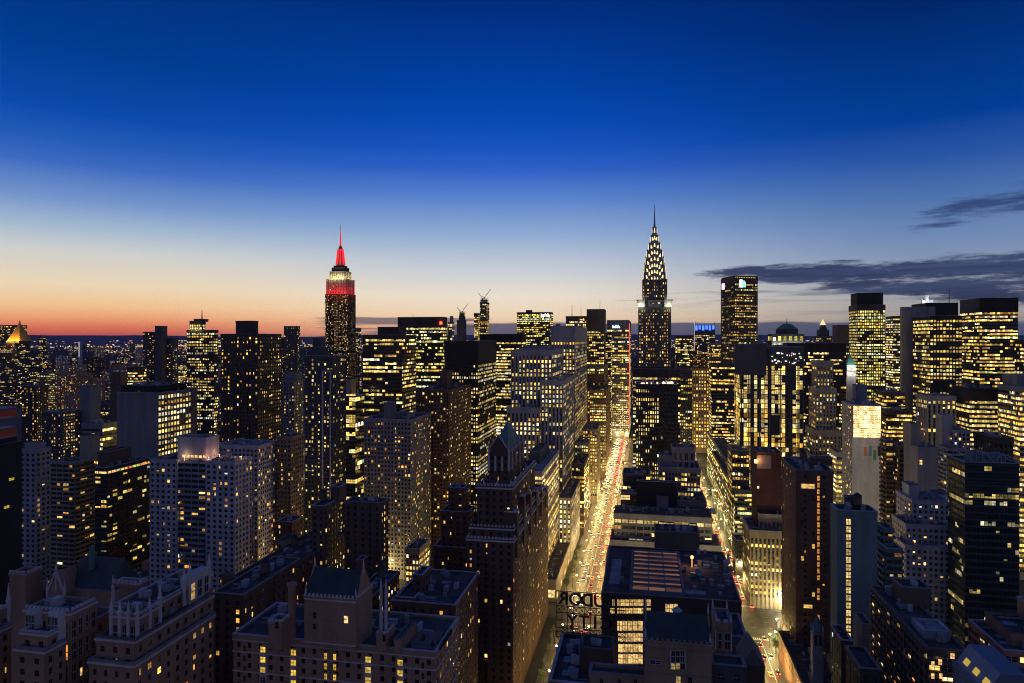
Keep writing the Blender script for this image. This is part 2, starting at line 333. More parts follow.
b('apartment_tower', 'tall dark brick setback tower with pyramid top in front of the avenue', AT, 'brick', 'umber',
  [(467, 513, 540, 310, dict(xs=548)), (470, 513, 528, 312, dict(xs=543)), (477, 512, 487, 316, dict(xs=535)), (484, 511, 486, 318, dict(xs=528)), (489, 509, 452, 322, dict(xs=524))], lit=.13, extra='steep')
b('apartment_building', 'brown mid rise with tank house behind the gabled brick building', AP, 'brick', 'brown', [(312, 337, 506, 340, dict(L=22)), (345, 381, 503, 345, dict(xs=388)), (331, 346, 487, 352, dict(on=0, st='blank', L=14))], lit=.24)
b('row_house', 'low brick walk-up lit orange by a street lamp', 'house', 'brick', 'brick', [(277, 303, 522, 400, dict(L=16))], lit=.2)
b('row_house', 'low brick walk-up with taller neighbour, orange lit cornice', 'house', 'brick', 'tudor', [(277, 300, 541, 370, dict(L=16))], lit=.3)
b('office_building', 'low building with brightly lit arcaded floors between brick towers', OF, 'grid', 'beige', [(406, 429, 549, 420, dict(L=20))], lit=.95)
b('apartment_building', 'flat roofed dark brick block behind the pinnacled wing', AP, 'brick', 'brick', [(213, 243, 595, 250, dict(xs=300)), (222, 232, 575, 262, dict(on=0, st='blank', L=8))], lit=.25)
b('apartment_building', 'wide dark roof block with parapet steps before the white tower', AP, 'brick', 'brick', [(232, 272, 580, 300, dict(xs=345)), (266, 282, 576, 290, dict(on=0, st='blank', L=14))], lit=.2)
b('apartment_building', 'narrow brick block with long lit flank beyond the gabled roof', AP, 'brick', 'brick', [(350, 371, 598, 285, dict(xs=399)), (357, 367, 560, 300, dict(on=0, st='blank', L=10))], lit=.5)
b('apartment_building', 'brick block with roof garden dormers behind the terrace roof', AP, 'brick', 'brick', [(392, 455, 605, 262, dict(xs=478)), (414, 430, 575, 272, dict(on=0, st='brick', L=10)), (396, 430, 598, 266, dict(on=0, st='blank', L=20))], lit=.15)
b('tudor_apartment_house', 'wide brick building with string courses and green gabled roof tower', AP, 'tudorwide', 'tudor',
  [(234, 435, 652, 203, dict(xs=458)), (305, 356, 599, 206, dict(on=0, L=12, st='blank', raw=1)), (269, 290, 622, 206, dict(on=0, st='blank', L=8)), (377, 394, 634, 205, dict(on=0, st='blank', L=8)), (395, 400, 640, 204, dict(on=0, st='blank', xs=415))], extra='tudorwide')
b('tudor_apartment_house', 'gothic brick building with stone pinnacles and green hipped hall roof', AP, 'brick', 'tudor',
  [(90, 134, 664, 185, dict(xs=214)), (97, 135, 640, 188, dict(xs=213)), (112, 138, 616, 191, dict(xs=159, st='oriel')), (116, 150, 606, 199, dict(xs=212)), (114, 138, 584, 215, dict(on=3, st='blank', xs=147)),
   (16, 65, 650, 182, dict(L=20)), (22, 69, 633, 185, dict(L=40)), (26, 70, 612, 189, dict(xs=96, st='oriel')), (66, 116, 620, 205, dict(L=26)), (56, 113, 592, 238, dict(L=14, st='blank', raw=1)),
   (10, 42, 574, 240, dict(L=16, st='blank')), (-60, 10, 640, 190, dict(L=40)), (-60, 8, 620, 193, dict(L=30, st='oriel'))], lit=.14, extra='gothic')
# --- around the avenue and north half
b('office_tower', 'dark glass office block with pale ribs standing under the needle spired skyscraper', OF, 'band', 'black', [(633, 680, 369, 640, dict(L=40)), (636, 659, 384, 590, dict(L=34, st='vert', bay=2.0)), (660, 678, 384, 592, dict(L=34, st='vert', lit=.1))], lit=.45, cap=7, extra='crownroof')
b('office_building', 'grey stone setback building with three tall arched windows on top', OF, 'grid', 'grey', [(672, 695, 447, 500, dict(L=16, st='arch')), (660, 674, 455, 502, dict(L=14, st='blank')), (659, 700, 467, 496, dict(L=30)), (655, 706, 500, 485, dict(L=34))], lit=.25)
b('office_building', 'glass fronted low block with sloped dark roof behind the wide lit office', OF, 'glass', 'dgrey', [(623, 650, 475, 505, dict(L=24)), (621, 648, 494, 492, dict(L=12))], lit=.25)
b('office_building', 'plain dark block with a windowless lift shaft', OF, 'blank', 'black', [(637, 677, 481, 482, dict(L=20)), (657, 668, 496, 478, dict(L=3.5, st='blank', col='grey'))])
b('office_building', 'wide stepped office building with long lit ribbon windows', OF, 'band', 'pale', [(614, 712, 513, 462, dict(L=30)), (610, 721, 540, 457, dict(L=36)), (606, 728, 560, 453, dict(L=40)), (699, 716, 512, 470, dict(on=0, st='blank', L=14))], lit=.7, bay=5.0, ww=.82, pp=.22, fh=4.2)
b('office_building', 'windowless dark plant block rising behind the skylight roof', OF, 'blank', 'dgrey', [(655, 699, 531, 400, dict(L=16))])
b('atrium_building', 'square office building with glazed roof skylight and bright atrium wall', OF, 'blank', 'darkbrown', [(602, 741, 592, 318, dict(L=72))], extra='ford')
b('apartment_tower', 'brick building with dark patterned tile gable roof and copper ventilator', AP, 'blank', 'clay', [(645, 711, 640, 180, dict(L=12)), (713, 731, 622, 196, dict(L=10, st='oriel')), (590, 646, 677, 181, dict(L=5, raw=1))], extra='gablefront')  # wall colour warmed in place of the street light from below
b('apartment_building', 'dark flat roofed brick building carrying the rooftop letter sign', AP, 'brick', 'brick', [(550, 607, 686, 199, dict(L=33, raw=1)), (581, 612, 650, 207, dict(on=0, L=9, st='blank', raw=1))], lit=.1)
b('office_tower', 'black faceted tower with a small white and blue emblem at its top', SK, 'grid', 'brown', [], lit=.4, extra='metlife')
b('office_tower', 'slim tower with blue lit crown and white edge fin', SK, 'grid', 'dgrey', [(694, 715, 325, 1400, dict(L=30))], lit=.35, cap=20, extra='bluecrown')
b('office_tower', 'dark square block between needle spired and blue crowned towers', OF, 'band', 'black', [(676, 692, 336, 1150, dict(L=30))], lit=.4, cap=4)
b('office_tower', 'pale green lit office block beside the blue crowned tower', OF, 'band', 'grey', [(708, 724, 343, 1200, dict(L=24))], lit=.5, cap=3)
b('office_building', 'low wide block behind emblem tower with white lit roof lanterns', OF, 'grid', 'dgrey', [(757, 806, 345, 1010, dict(L=40)), (768, 804, 334, 1015, dict(on=0, st='grid', L=30, lit=1, bay=7, ww=.5, wh=.7, fh=9, cap=2)), (776, 798, 329, 1020, dict(on=1, st='blank', L=18))], lit=.4, extra='lantern')
b('office_tower', 'ornate tower with small golden lit pyramid cap', SK, 'grid', 'dgrey', [(813, 832, 336, 1200, dict(L=24)), (817, 829, 330, 1204, dict(on=0, st='blank', L=18))], lit=.3, extra='smallpyramid')
b('office_tower', 'dark brown windowless topped block beside the rounded office tower', OF, 'grid', 'brown', [(833, 849, 325, 1100, dict(L=30))], lit=.1, cap=30)
b('office_building', 'grey block with lit bands between needle tower base and glowing glass tower', OF, 'band', 'dgrey', [(709, 736, 364, 800, dict(L=30))], lit=.5, cap=3)
b('office_building', 'narrow stone office building with regular small lit windows', OF, 'grid', 'warm', [(692, 709, 368, 1010, dict(L=30))], lit=.6, bay=4, fh=5, ww=.5, cap=3)
b('office_building', 'thin dark block with a lit column beside the narrow stone office', OF, 'grid', 'dgrey', [(679, 692, 369, 760, dict(L=30))], lit=.4)
b('office_building', 'stepped dark glass block beside the second bright street', OF, 'band', 'green', [(735, 752, 490, 535, dict(xs=712)), (733, 750, 470, 600, dict(xs=707))], lit=.4, cap=2)
b('glass_tower', 'tall glass tower glowing amber from nearly every floor', SK, 'glass', 'dgrey', [(735, 803, 347, 560, dict(L=34, cap=15)), (735, 766, 344, 558, dict(L=1.6, z0=140, st='blank', col='dgrey')), (728, 749, 450, 545, dict(L=30, st='grid', lit=.7))], lit=.985, bay=2.7, fh=3.9, ww=.84, wh=.84, mode='cols', gain=.85, tone=(1, .93, .8), extra='glassfins')
b('office_tower', 'broad black slab behind the stepped stone tower', SK, 'band', 'black', [(783, 846, 343, 720, dict(L=26))], lit=.3, cap=9)
b('office_tower', 'stepped stone tower with slim top in front of the black slab', OF, 'grid', 'stone', [(812, 833, 361, 620, dict(L=20)), (809, 836, 388, 616, dict(L=26)), (806, 841, 430, 610, dict(L=34)), (802, 846, 455, 602, dict(L=40))], lit=.38, ww=.42, bay=3.0, cap=5)
b('office_tower', 'rounded corner office tower lit on nearly all floors', SK, 'grid', 'darkbrown', [(849, 885, 305, 800, dict(L=34, cap=6)), (851, 883, 293, 806, dict(on=0, st='blank', L=26, col='black'))], lit=.85, bay=2.4)
b('office_tower', 'dark office block with patchy lights beyond the rounded corner tower', OF, 'band', 'black', [(886, 903, 316, 960, dict(L=30))], lit=.65)
b('office_tower', 'dark grid tower with blank stone shaft on its edge', SK, 'grid', 'black', [(930, 962, 316, 640, dict(xs=913)), (912, 958, 303, 690, dict(L=40, st='blank'))], lit=.6, bay=2.8, ww=.72, extra='shaft')
b('office_tower', 'wide black tower with chamfered corner and bright bands', SK, 'band', 'black', [(960, 1018, 298, 700, dict(L=44))], lit=.75, cap=14, bay=2.4)
b('office_building', 'low tower with white lit roof machinery behind the stone shaft tower', OF, 'blank', 'grey', [(913, 936, 304, 760, dict(L=24))], extra='roofwhite')
b('office_building', 'curved black block with continuous glowing floor bands', OF, 'band', 'black', [(952, 1000, 388, 520, dict(L=30, cap=9))], lit=.9, ps=.3)
b('office_building', 'grey office block with stacked lit bands at the picture edge', OF, 'band', 'grey', [(998, 1060, 387, 480, dict(L=30)), (1003, 1060, 375, 486, dict(on=0, L=20, st='blank'))], lit=.85)
b('office_tower', 'black tower cut by the picture edge behind the banded block', OF, 'band', 'black', [(1015, 1070, 340, 600, dict(L=30))], lit=.4)
b('glowing_building', 'white building with a brilliantly lit glass box and coloured wall bars', OF, 'blank', 'white', [(852, 881, 404, 480, dict(xs=842, sst='aptd')), (850, 867, 385, 494, dict(on=0, st='blank', col='steel', L=16))], extra='glowbox')
b('office_building', 'low brown office block with lit rows behind the glowing glass box', OF, 'band', 'brown', [(876, 905, 392, 640, dict(L=24)), (880, 912, 410, 600, dict(L=16))], lit=.5)
b('office_tower', 'grey spire-topped hall with floodlit white loggia beside the rounded tower', OF, 'blank', 'white', [(843, 856, 365, 780, dict(L=16))], extra='loggia')
b('apartment_tower', 'thin apartment tower with lit balcony edge beside the coloured bars wall', AT, 'balc', 'brown', [(881, 893, 440, 430, dict(L=24)), (893, 905, 446, 425, dict(L=24, st='aptd'))], lit=.35)
b('apartment_tower', 'blank grey brick tower with a single lit stair window', AT, 'blank', 'stone', [(904, 938, 447, 400, dict(L=22)), (903, 920, 424, 408, dict(on=0, st='blank', L=14))], extra='stairlit')
b('office_building', 'grey building with tall stone piers below the dark grid tower', OF, 'vert', 'pale', [(927, 956, 396, 540, dict(xs=916))], lit=.3, cap=3)
b('apartment_building', 'pale stepped apartment block with rooftop blocks behind the green glass building', AP, 'aptd', 'pale', [(939, 970, 430, 470, dict(L=24)), (936, 952, 415, 476, dict(L=14, st='blank')), (938, 966, 448, 462, dict(L=14, st='balc'))], lit=.3)
b('office_building', 'low dark ribbed plant building behind the curved green roof', OF, 'vert', 'black', [(974, 1013, 437, 440, dict(L=26))], lit=.0)
b('glass_building', 'dark green glass building with curved rooftop frame', OF, 'glass', 'darkgreen', [(965, 1019, 462, 330, dict(xs=948))], lit=.16, bay=1.7, fh=3.3, ww=.9, wh=.62, dim=.45, extra='curved')
b('apartment_building', 'white stepped apartment building with curved balcony corner', AP, 'apt', 'white', [(896, 950, 500, 370, dict(L=24)), (892, 950, 524, 362, dict(L=20)), (896, 950, 545, 356, dict(L=14)), (903, 918, 485, 376, dict(on=0, st='vert', L=10)), (930, 950, 494, 378, dict(on=0, st='blank', L=10))], lit=.22, bay=2.7)
b('apartment_tower', 'green grey slab with one tall column of lit stair windows', AT, 'blank', 'green', [(838, 877, 510, 300, dict(xs=831)), (842, 860, 497, 306, dict(on=0, st='blank', L=8, col='dgrey')), (877, 893, 528, 312, dict(L=12, st='balc', col='green')), (877, 902, 548, 306, dict(L=12, st='balc', col='green'))], extra='stairs')
b('apartment_tower', 'brown brick tower with orange lit window column', AT, 'brick', 'brick', [(796, 833, 470, 345, dict(xs=782, st='courses')), (803, 812, 462, 356, dict(on=0, st='blank', L=8)), (811, 832, 458, 362, dict(on=0, st='blank', L=6))], lit=.12, extra='column')
b('apartment_tower', 'windowless dark red block with a bright corner lamp', AT, 'blank', 'red', [(752, 781, 452, 440, dict(L=22))], extra='cornerlamp')
b('office_building', 'cream ribbed office block over a brightly lit street corner', OF, 'vert', 'beige', [(750, 788, 530, 431, dict(xs=743)), (754, 784, 514, 436, dict(on=0, st='vert', L=22, lit=0))], lit=.7, bay=2.6, wh=.5, ww=.5)
b('apartment_building', 'long terraced apartment building with diagonal balcony rows', AP, 'balc', 'brown', [(928, 967, 648, 210, dict(xs=872)), (924, 950, 630, 218, dict(on=0, L=9, st='blank', col='pale', raw=1)), (902, 930, 587, 244, dict(on=0, L=9, st='blank', raw=1))], lit=.2, bay=3.4, ps=.9, extra='terraced')
b('apartment_building', 'zigzag brick building with glowing bay windows at the picture edge', AP, 'balc', 'tudor', [(1004, 1080, 650, 225, dict(xs=969)), (1012, 1080, 633, 230, dict(xs=976, on=0)), (1040, 1100, 612, 232, dict(xs=990, on=0, st='blank'))], lit=.4, ps=.5)
b('apartment_building', 'low blue grey building with sloping studio skylights in the corner', AP, 'blank', 'steel', [(984, 1090, 694, 160, dict(L=16, raw=1))], extra='studio')
b('row_house', 'low row house with orange lit flank along the second street', 'house', 'brick', 'tudor', [(806, 846, 690, 300, dict(xs=779)), (828, 846, 664, 312, dict(on=0, st='blank', L=9))], lit=.1, extra='church')
b('row_house', 'dark low house with two orange windows below the green slab', 'house', 'brick', 'darkbrown', [(832, 852, 640, 262, dict(L=14)), (834, 846, 632, 268, dict(on=0, st='blank', L=6))], lit=.3)
b('row_house', 'small flat roofed house between green slab and terraced building', 'house', 'blank', 'grey', [(854, 872, 624, 280, dict(L=12))], lit=.2)
b('row_house', 'dark shed roof house filling the low gap before the terraces', 'house', 'brick', 'darkbrown', [(846, 880, 668, 226, dict(L=26))], lit=.05)
b('row_house', 'steep gabled dark house beside the parked cars', 'house', 'blank', 'darkbrown', [(742, 764, 664, 205, dict(L=12, raw=1))], extra='gable')
b('row_house', 'flat roofed house wedged beside the square brick turret', 'house', 'brick', 'dgrey', [(731, 746, 636, 235, dict(L=20, raw=1)), (713, 745, 664, 188, dict(L=6, raw=1))], lit=.1)
b('apartment_building', 'low block under the glowing glass tower with lit shopfront', OF, 'grid', 'dgrey', [(733, 752, 540, 490, dict(L=14))], lit=.3)
b('apartment_building', 'dark mid rise behind the windowless red block', AP, 'aptd', 'darkbrown', [(779, 800, 476, 440, dict(L=24))], lit=.2)
b('office_building', 'white lit low office block between brown tower and coloured bars wall', OF, 'band', 'white', [(830, 843, 452, 520, dict(L=24))], lit=.9)
b('apartment_building', 'dark brown mid rise behind the pinnacled roofs and beside the white tower', AP, 'aptd', 'brown', [(254, 300, 480, 470, dict(L=24))], lit=.25)
b('apartment_building', 'squat grey block with white lit rows beside the blank end wall slab', AP, 'band', 'grey', [(82, 118, 424, 520, dict(L=24)), (80, 100, 386, 640, dict(L=24, st='blank', col='steel'))], lit=.3)
b('apartment_building', 'grid fronted dark apartment slab with many tiny lit windows', AP, 'aptd', 'dgrey', [(42, 80, 412, 620, dict(L=24))], lit=.3)
b('apartment_building', 'dark block with a lit vertical stair beside the steel blue block', AP, 'aptd', 'darkbrown', [(22, 48, 386, 760, dict(L=24))], lit=.3)
b('apartment_building', 'brown slab rising behind the louvred roof band', AP, 'blank', 'brown', [(111, 127, 372, 760, dict(L=20))])
b('office_building', 'low block with long bright top bands beyond the brown slab', OF, 'band', 'darkbrown', [(127, 146, 367, 900, dict(L=24))], lit=.7)

# ------------------------------------------------------------------ resolve footprints
def style_of(e, bs, which):
    name = bs.get('fst' if which == 'front' else 'sst', bs.get('st', e['sty']))
    base = dict(STY.get(name, STY['brick'])); base['name'] = name
    if name == 'blank': return base
    if name == 'oriel': base.update(fh=6.0, bay=2.6, ww=.6, wh=.72, lit=.12, cap=2.2)
    if name == 'courses': base.update(ww=.12, wh=.45, bay=9.0, ps=.45, pp=.25, lit=.12)
    if name == 'arch': base.update(fh=16, bay=4.0, ww=.5, wh=.75, lit=0, cap=2)
    if name == 'slab': base.update(fh=4.0, bay=6, ww=.96, wh=.8, pp=.05, ps=.5, lit=0, cap=.4, mode='home')
    if name == e['sty'] or name in ('brick', 'grid', 'band', 'aptd', 'apt', 'balc', 'vert', 'glass') and bs.get('st') is None:
        base.update({k: v for k, v in e['over'].items() if k != 'extra'})
    base.update({k: v for k, v in bs.items() if k in ('mode', 'gain', 'lit', 'cap', 'bay', 'ww', 'wh', 'fh', 'pp', 'ps', 'dim')})
    return base

def far_px(u1, v): 
    x, y = grid2w(u1, v); return 512 + F * x / max(y, 1)
for i, e in enumerate(BLD):
    e['blocks'] = []
    for (xl, xr, yt, Yd, bs) in e['spec']:
        bs = dict(bs)
        if 'xs' not in bs and not bs.get('raw') and (xr < 600 or xl > 690):
            L_ = bs.get('L', 30); W0 = xr - xl; best = None
            while best is None:
                for f in np.linspace(1.0, .5, 41):
                    a, c = (xl, xl + W0 * f) if xr < 645 else (xr - W0 * f, xr)
                    r_ = rect_from(a, c, Yd, None, L_)
                    fp = far_px(r_[1], r_[3] if xr < 645 else r_[2])
                    if (xr < 645 and fp <= xr + .3) or (xr >= 645 and fp >= xl - .3): best = (a, c); break
                if best is None: L_ *= .8
            xl, xr = best; bs['L'] = L_
        u0, u1, v0, v1, side = rect_from(xl, xr, Yd, bs.get('xs'), bs.get('L'))
        zt = zat(yt, Yd)
        z0 = bs.get('z0', 0)
        if 'on' in bs:
            k = e['blocks'][bs['on']]; z0 = k['z1'] - .7
            u1 = min(u1, k['u1'] - .6) if u1 > k['u1'] - .6 and u0 < k['u1'] - 4 else u1
        e['blocks'].append(dict(u0=u0, u1=u1, v0=v0, v1=v1, z0=z0, z1=zt, side=side, bs=bs))
# keep neighbours from running into each other: shorten hidden rear ends
for e in BLD:
    for k in e['blocks']:
        if 'xs' in k['bs'] or 'on' in k['bs']: continue
        for f in BLD:
            if f is e: continue
            for q in f['blocks']:
                if q['v0'] < k['v1'] - .3 and q['v1'] > k['v0'] + .3 and k['u0'] + 3 < q['u0'] < k['u1'] + .5:
                    k['u1'] = q['u0'] - .5

def add_windows(e, k, face, W_, zlo, zcap, st, rng, acc):
    """rows of windows; face = (ox, oy, ax, ay, nx, ny) in the building's local frame"""
    ox, oy, ax, ay, nx, ny = face
    fh, bay = st['fh'], st['bay']
    nf = int((zcap - zlo) / fh); nb = max(1, round(W_ / bay))
    if nf < 1: return 0, nb, 0
    bw = W_ / nb
    ww, wh = bw * st['ww'], fh * st['wh']
    base = st['lit']; home = st['mode'] == 'home'; cols = st['mode'] == 'cols'
    colfac = [rng.choice((.3, .7, 1, 1, 1.9)) for _ in range(nb)] if home else [rng.choice((.05, .06, .55, 1, 1, 1, 1)) for _ in range(nb)] if cols else [1] * nb
    wf = [rng.choice((.72, 1, 1, 1.12)) if home and st['ww'] < .7 else 1 for _ in range(nb)]
    tone = e['over'].get('tone') or e.setdefault('tone', rng.choice(((1, 1, 1), (1, 1, 1), (1, .93, .8), (.95, 1.03, 1.35), (.9, 1.06, .95), (1, .9, .7))))
    for f in range(nf):
        zc = zcap - (f + .5) * fh
        r = rng.random()
        if home: pf = base
        else: pf = min(.97, base * 1.75) if r < .34 else (base * .2 if r < .52 else base)
        on = rng.random() < pf
        floorb = rng.uniform(.5, 1.3); fcol = rng.random(); blind = rng.random()
        for j in range(nb):
            if home or cols: on = rng.random() < (pf * colfac[j] if home else colfac[j] * base)
            elif rng.random() < .42: on = rng.random() < pf
            c = None; w_, h_, dx, dz = ww * wf[j], wh, 0, 0
            if on:
                q = rng.random()
                if home:
                    col = (1.0, .58, .13) if q < .48 else (1.0, .42, .07) if q < .72 else (1.0, .70, .28) if q < .93 else (1.0, .84, .5) if q < .98 else (.7, .8, .95)
                    s = min(2.6, .18 + rng.expovariate(1.7))
                else:
                    q = fcol if rng.random() < .8 else q
                    col = (1.0, .66, .14) if q < .46 else (1.0, .54, .08) if q < .64 else (1.0, .78, .34) if q < .88 else (.88, .95, .36) if q < .92 else (1.0, .88, .56)
                    s = floorb * min(2.2, .25 + rng.expovariate(1.5)) * st.get('dim', 1)
                s *= st.get('gain', 1) * (1.35 if home else 1.6)
                c = (col[0] * s * tone[0], col[1] * s * tone[1], col[2] * s * tone[2], 1)
                if rng.random() < (.42 if home else .16):      # half drawn blinds: only the lower part shines
                    k_ = rng.uniform(.35, .8); h_ = wh * k_; dz = -(wh - h_) / 2
                if home and rng.random() < .3: k_ = .5; dx = rng.choice((-1, 1)) * w_ * .25; w_ *= .5
            cx = (j + .5) * bw + dx
            acc.append((ox + ax * cx, oy + ay * cx, zc + dz, nx, ny, w_, h_, c))
    return nf, nb, bw

def face_relief(mb, face, W_, zlo, zcap, st, nf, nb, bw, mb2=None):
    ox, oy, ax, ay, nx, ny = face
    def slab(a0, a1, z0, z1, p, mb=mb):
        pts = []
        for z in (z0, z1):
            for (a, n) in ((a0, p), (a1, p), (a1, -.05), (a0, -.05)):
                pts.append((ox + ax * a + nx * n, oy + ay * a + ny * n, z))
        mb.hexa(pts)
    if st.get('blank') or nf < 1:
        slab(0, W_, zlo, zcap - .01, .22); return
    pw = bw * (1 - st['ww']); fh = st['fh']; sh = fh * (1 - st['wh'])
    for j in range(nb + 1):
        a0 = max(0, j * bw - pw / 2); a1 = min(W_, j * bw + pw / 2)
        slab(a0, a1, zlo, zcap - .02, st['pp'])
    if st['mode'] == 'home' and st['pp'] > .2 and st['ww'] < .7 and nb > 5:
        r_ = random.Random(int(W_ * 100 + zcap * 10))
        for j in range(1, nb - 1):
            q = r_.random()
            if q < .13:
                for f in range(nf): zb = zcap - (f + 1) * fh; slab(j * bw + .2, (j + 1) * bw - .2, zb + .02, zb + .16, 1.25); slab(j * bw + .2, (j + 1) * bw - .2, zb + .161, zb + .95, .0 + 1.2) if False else slab(j * bw + .2, (j + 1) * bw - .2, zb + .17, zb + .22, 1.1)
            elif q < .24: slab(j * bw - .3, j * bw + .3, zlo, zcap - .1, st['pp'] + .45)
    p = st['ps'] if abs(st['ps'] - st['pp']) > .02 else st['pp'] - .04
    for f in range(nf):
        zb = zcap - (f + 1) * fh
        slab(.01, W_ - .01, max(zlo + .01, zb - sh / 2), zb + sh / 2, p, mb2 or mb)
    slab(.01, W_ - .01, zcap - sh / 2, zcap - .03, p)
    zb = zcap - nf * fh - sh / 2
    if zb > zlo + .5: slab(.012, W_ - .012, zlo + .02, zb, p * .97)

def offset_poly(pts, d):
    n = len(pts); out = []
    for i in range(n):
        p0, p1, p2 = (np.array(pts[(i + k) % n], float) for k in (-1, 0, 1))
        e1 = (p1 - p0) / np.linalg.norm(p1 - p0); e2 = (p2 - p1) / np.linalg.norm(p2 - p1)
        n1 = np.array((e1[1], -e1[0])); n2 = np.array((e2[1], -e2[0]))
        m = n1 + n2; m /= np.dot(m, n1) if abs(np.dot(m, n1)) > .2 else 1
        out.append(tuple(p1 + m * d))
    return out

def cap_ring(mb, pts, z0, z1, po, pi_):
    a, c = offset_poly(pts, po), offset_poly(pts, -pi_); n = len(pts)
    for i in range(n):
        j = (i + 1) % n
        mb.hexa([(*c[i], z0), (*a[i], z0), (*a[j], z0), (*c[j], z0), (*c[i], z1), (*a[i], z1), (*a[j], z1), (*c[j], z1)][0:8])

def roof_clutter(e, root, x0, x1, y0, y1, z, rng):
    w, d = x1 - x0, y1 - y0
    if w < 7 or d < 7: return
    for _ in range(min(5, int(w * d / 90))):
        px_, py_ = rng.uniform(x0 + 1, x1 - 5), rng.uniform(y0 + 1, y1 - 5); mb = MB(); mb.box(px_, px_ + rng.uniform(2, 4), py_, py_ + rng.uniform(2, 4), z + .004, z + rng.uniform(.05, .12)); mb.build('roof_patch', ROOF_PALE if rng.random() < .6 else ROOF, root)
    for _ in range(min(16, max(2, int(w * d / 34)))):
        mb = MB(); sx, sy, sz = rng.uniform(.7, 2.8), rng.uniform(.7, 3.0), rng.uniform(.6, 2.4)
        x, y = rng.uniform(x0 + 2, x1 - 2 - sx), rng.uniform(y0 + 2, y1 - 2 - sy)
        mb.box(x, x + sx, y, y + sy, z + .25, z + .25 + sz); mb.box(x - .1, x + sx + .1, y - .1, y + sy + .1, z + .25 + sz, z + .45 + sz)
        for q in ((x + .1, y + .1), (x + sx - .2, y + .1), (x + .1, y + sy - .2), (x + sx - .2, y + sy - .2)): mb.box(q[0], q[0] + .1, q[1], q[1] + .1, z, z + .25)
        if rng.random() < .5: mb.cone(x + sx / 2, y + sy / 2, z + .45 + sz, z + .75 + sz, min(sx, sy) * .35, min(sx, sy) * .35, 10)
        mb.build('rooftop_unit', plain('unit_grey_%d' % rng.randint(0, 2), [(.25, .26, .27), (.12, .12, .13), (.4, .4, .42)][rng.randint(0, 2)], .5), root)
    for _ in range(min(4, int(w * d / 140))):
        mb = MB(); px_, py_ = rng.uniform(x0 + 1, x1 - 2), rng.uniform(y0 + 1, y1 - 2)
        if rng.random() < .5: mb.cone(px_, py_, z, z + rng.uniform(1, 3), .12, .12, 6); mb.build('vent_pipe', METAL, root)
        else: L_ = rng.uniform(3, max(3.1, min(12, x1 - 1 - px_))); mb.bar((px_, py_, z + .35), (min(x1 - .6, px_ + L_), py_, z + .35), .12); mb.build('roof_pipe', plain('unit_grey_1', (.25, .26, .27), .5), root)
    if rng.random() < .7 and w * d > 250:
        mb = MB(); y = rng.uniform(y0 + 2, y1 - 2); mb.box(x0 + 1.5, x0 + w * rng.uniform(.4, .8), y, y + .5, z + .4, z + .9)
        mb.build('roof_duct', plain('unit_grey_1', (.25, .26, .27), .5), root)

def make_building(i, e):
    rng = random.Random(e['seed'])
    k0 = e['blocks'][0]
    ru, rv = k0['u0'], k0['v0']
    root = empty(e['name'], ru, rv); e['root'] = root; e['ru'], e['rv'] = ru, rv
    tag(root, e['label'], e['cat'], e['group'])
    e['wins'] = []
    for bi, k in enumerate(e['blocks']):
        bs = k['bs']; x0, x1, y0, y1 = k['v0'] - rv, k['v1'] - rv, k['u0'] - ru, k['u1'] - ru
        z0, z1 = k['z0'], k['z1']
        k['loc'] = (x0, x1, y0, y1)
        BOXES.append((k['u0'], k['u1'], k['v0'], k['v1'], z0, z1, i))
        if e['name'] == 'haze': continue
        colk = bs.get('col', e['col'])
        core = MB(); core.box(x0, x1, y0, y1, z0, z1 - .9)
        core.build('glazing', GLASS, root)
        rel = MB(); rel2 = MB()
        stf = style_of(e, bs, 'front'); sts = style_of(e, bs, 'side')
        cap = stf.get('cap', 1.2) if not stf.get('blank') else 1.2
        zcap = z1 - min(cap, (z1 - z0) * .6)
        faces = [('front', (x0, y0, 1, 0, 0, -1), x1 - x0), ('side', (x1, y0, 0, 1, 1, 0), y1 - y0), ('side', (x0, y1, 0, -1, -1, 0), y1 - y0), ('back', (x1, y1, -1, 0, 0, 1), x1 - x0)]
        for which, fc, W_ in faces:
            st = stf if which == 'front' else dict(sts)
            if which == 'side' and not st.get('blank') and st['name'] not in ('balc', 'oriel', 'slab'): st['pp'] *= .35; st['ps'] *= .35
            if which == 'back': st = STY['blank']

            nf = nb = 0; bw = 1
            if not st.get('blank'):
                nf, nb, bw = add_windows(e, k, fc, W_, z0 + (4.5 if z0 == 0 else .6), zcap, st, rng, e['wins'])
            face_relief(rel, fc, W_, z0, zcap, st, nf, nb, bw, rel2 if st.get('name') == 'vert' else None)
        if rel2.v: rel2.build('spandrel_cladding', M('dgrey'), root)
        rect = [(x0, y0), (x1, y0), (x1, y1), (x0, y1)]
        cap_ring(rel, rect, zcap, z1, max(stf.get('pp', .22), .2) + .08, .4)
        rel.build('wall_cladding', M(colk), root)
        if k['u0'] < 900:
            cp = MB(); cap_ring(cp, rect, z1 + .004, z1 + .22, max(stf.get('pp', .22), .2) + .16, .5); cp.build('parapet_coping', COPINGS[rng.choice((0, 0, 1, 1, 2))], root)
        rf = MB(); rf.box(x0 + .41, x1 - .41, y0 + .41, y1 - .41, z1 - .88, z1 - .7)
        rfo = rf.build('roof', ROOF_PALE if colk in ('white', 'pale') and rng.random() < .5 else ROOF, root)
        near = (z0 + 0) >= 0 and k['u0'] < 720 and (170 - z1) / k['u0'] > .06
        if near: roof_clutter(e, rfo, x0 + .6, x1 - .6, y0 + .6, y1 - .6, z1 - .7, rng)

for i, e in enumerate(BLD):
    if e['spec']: make_building(i, e)


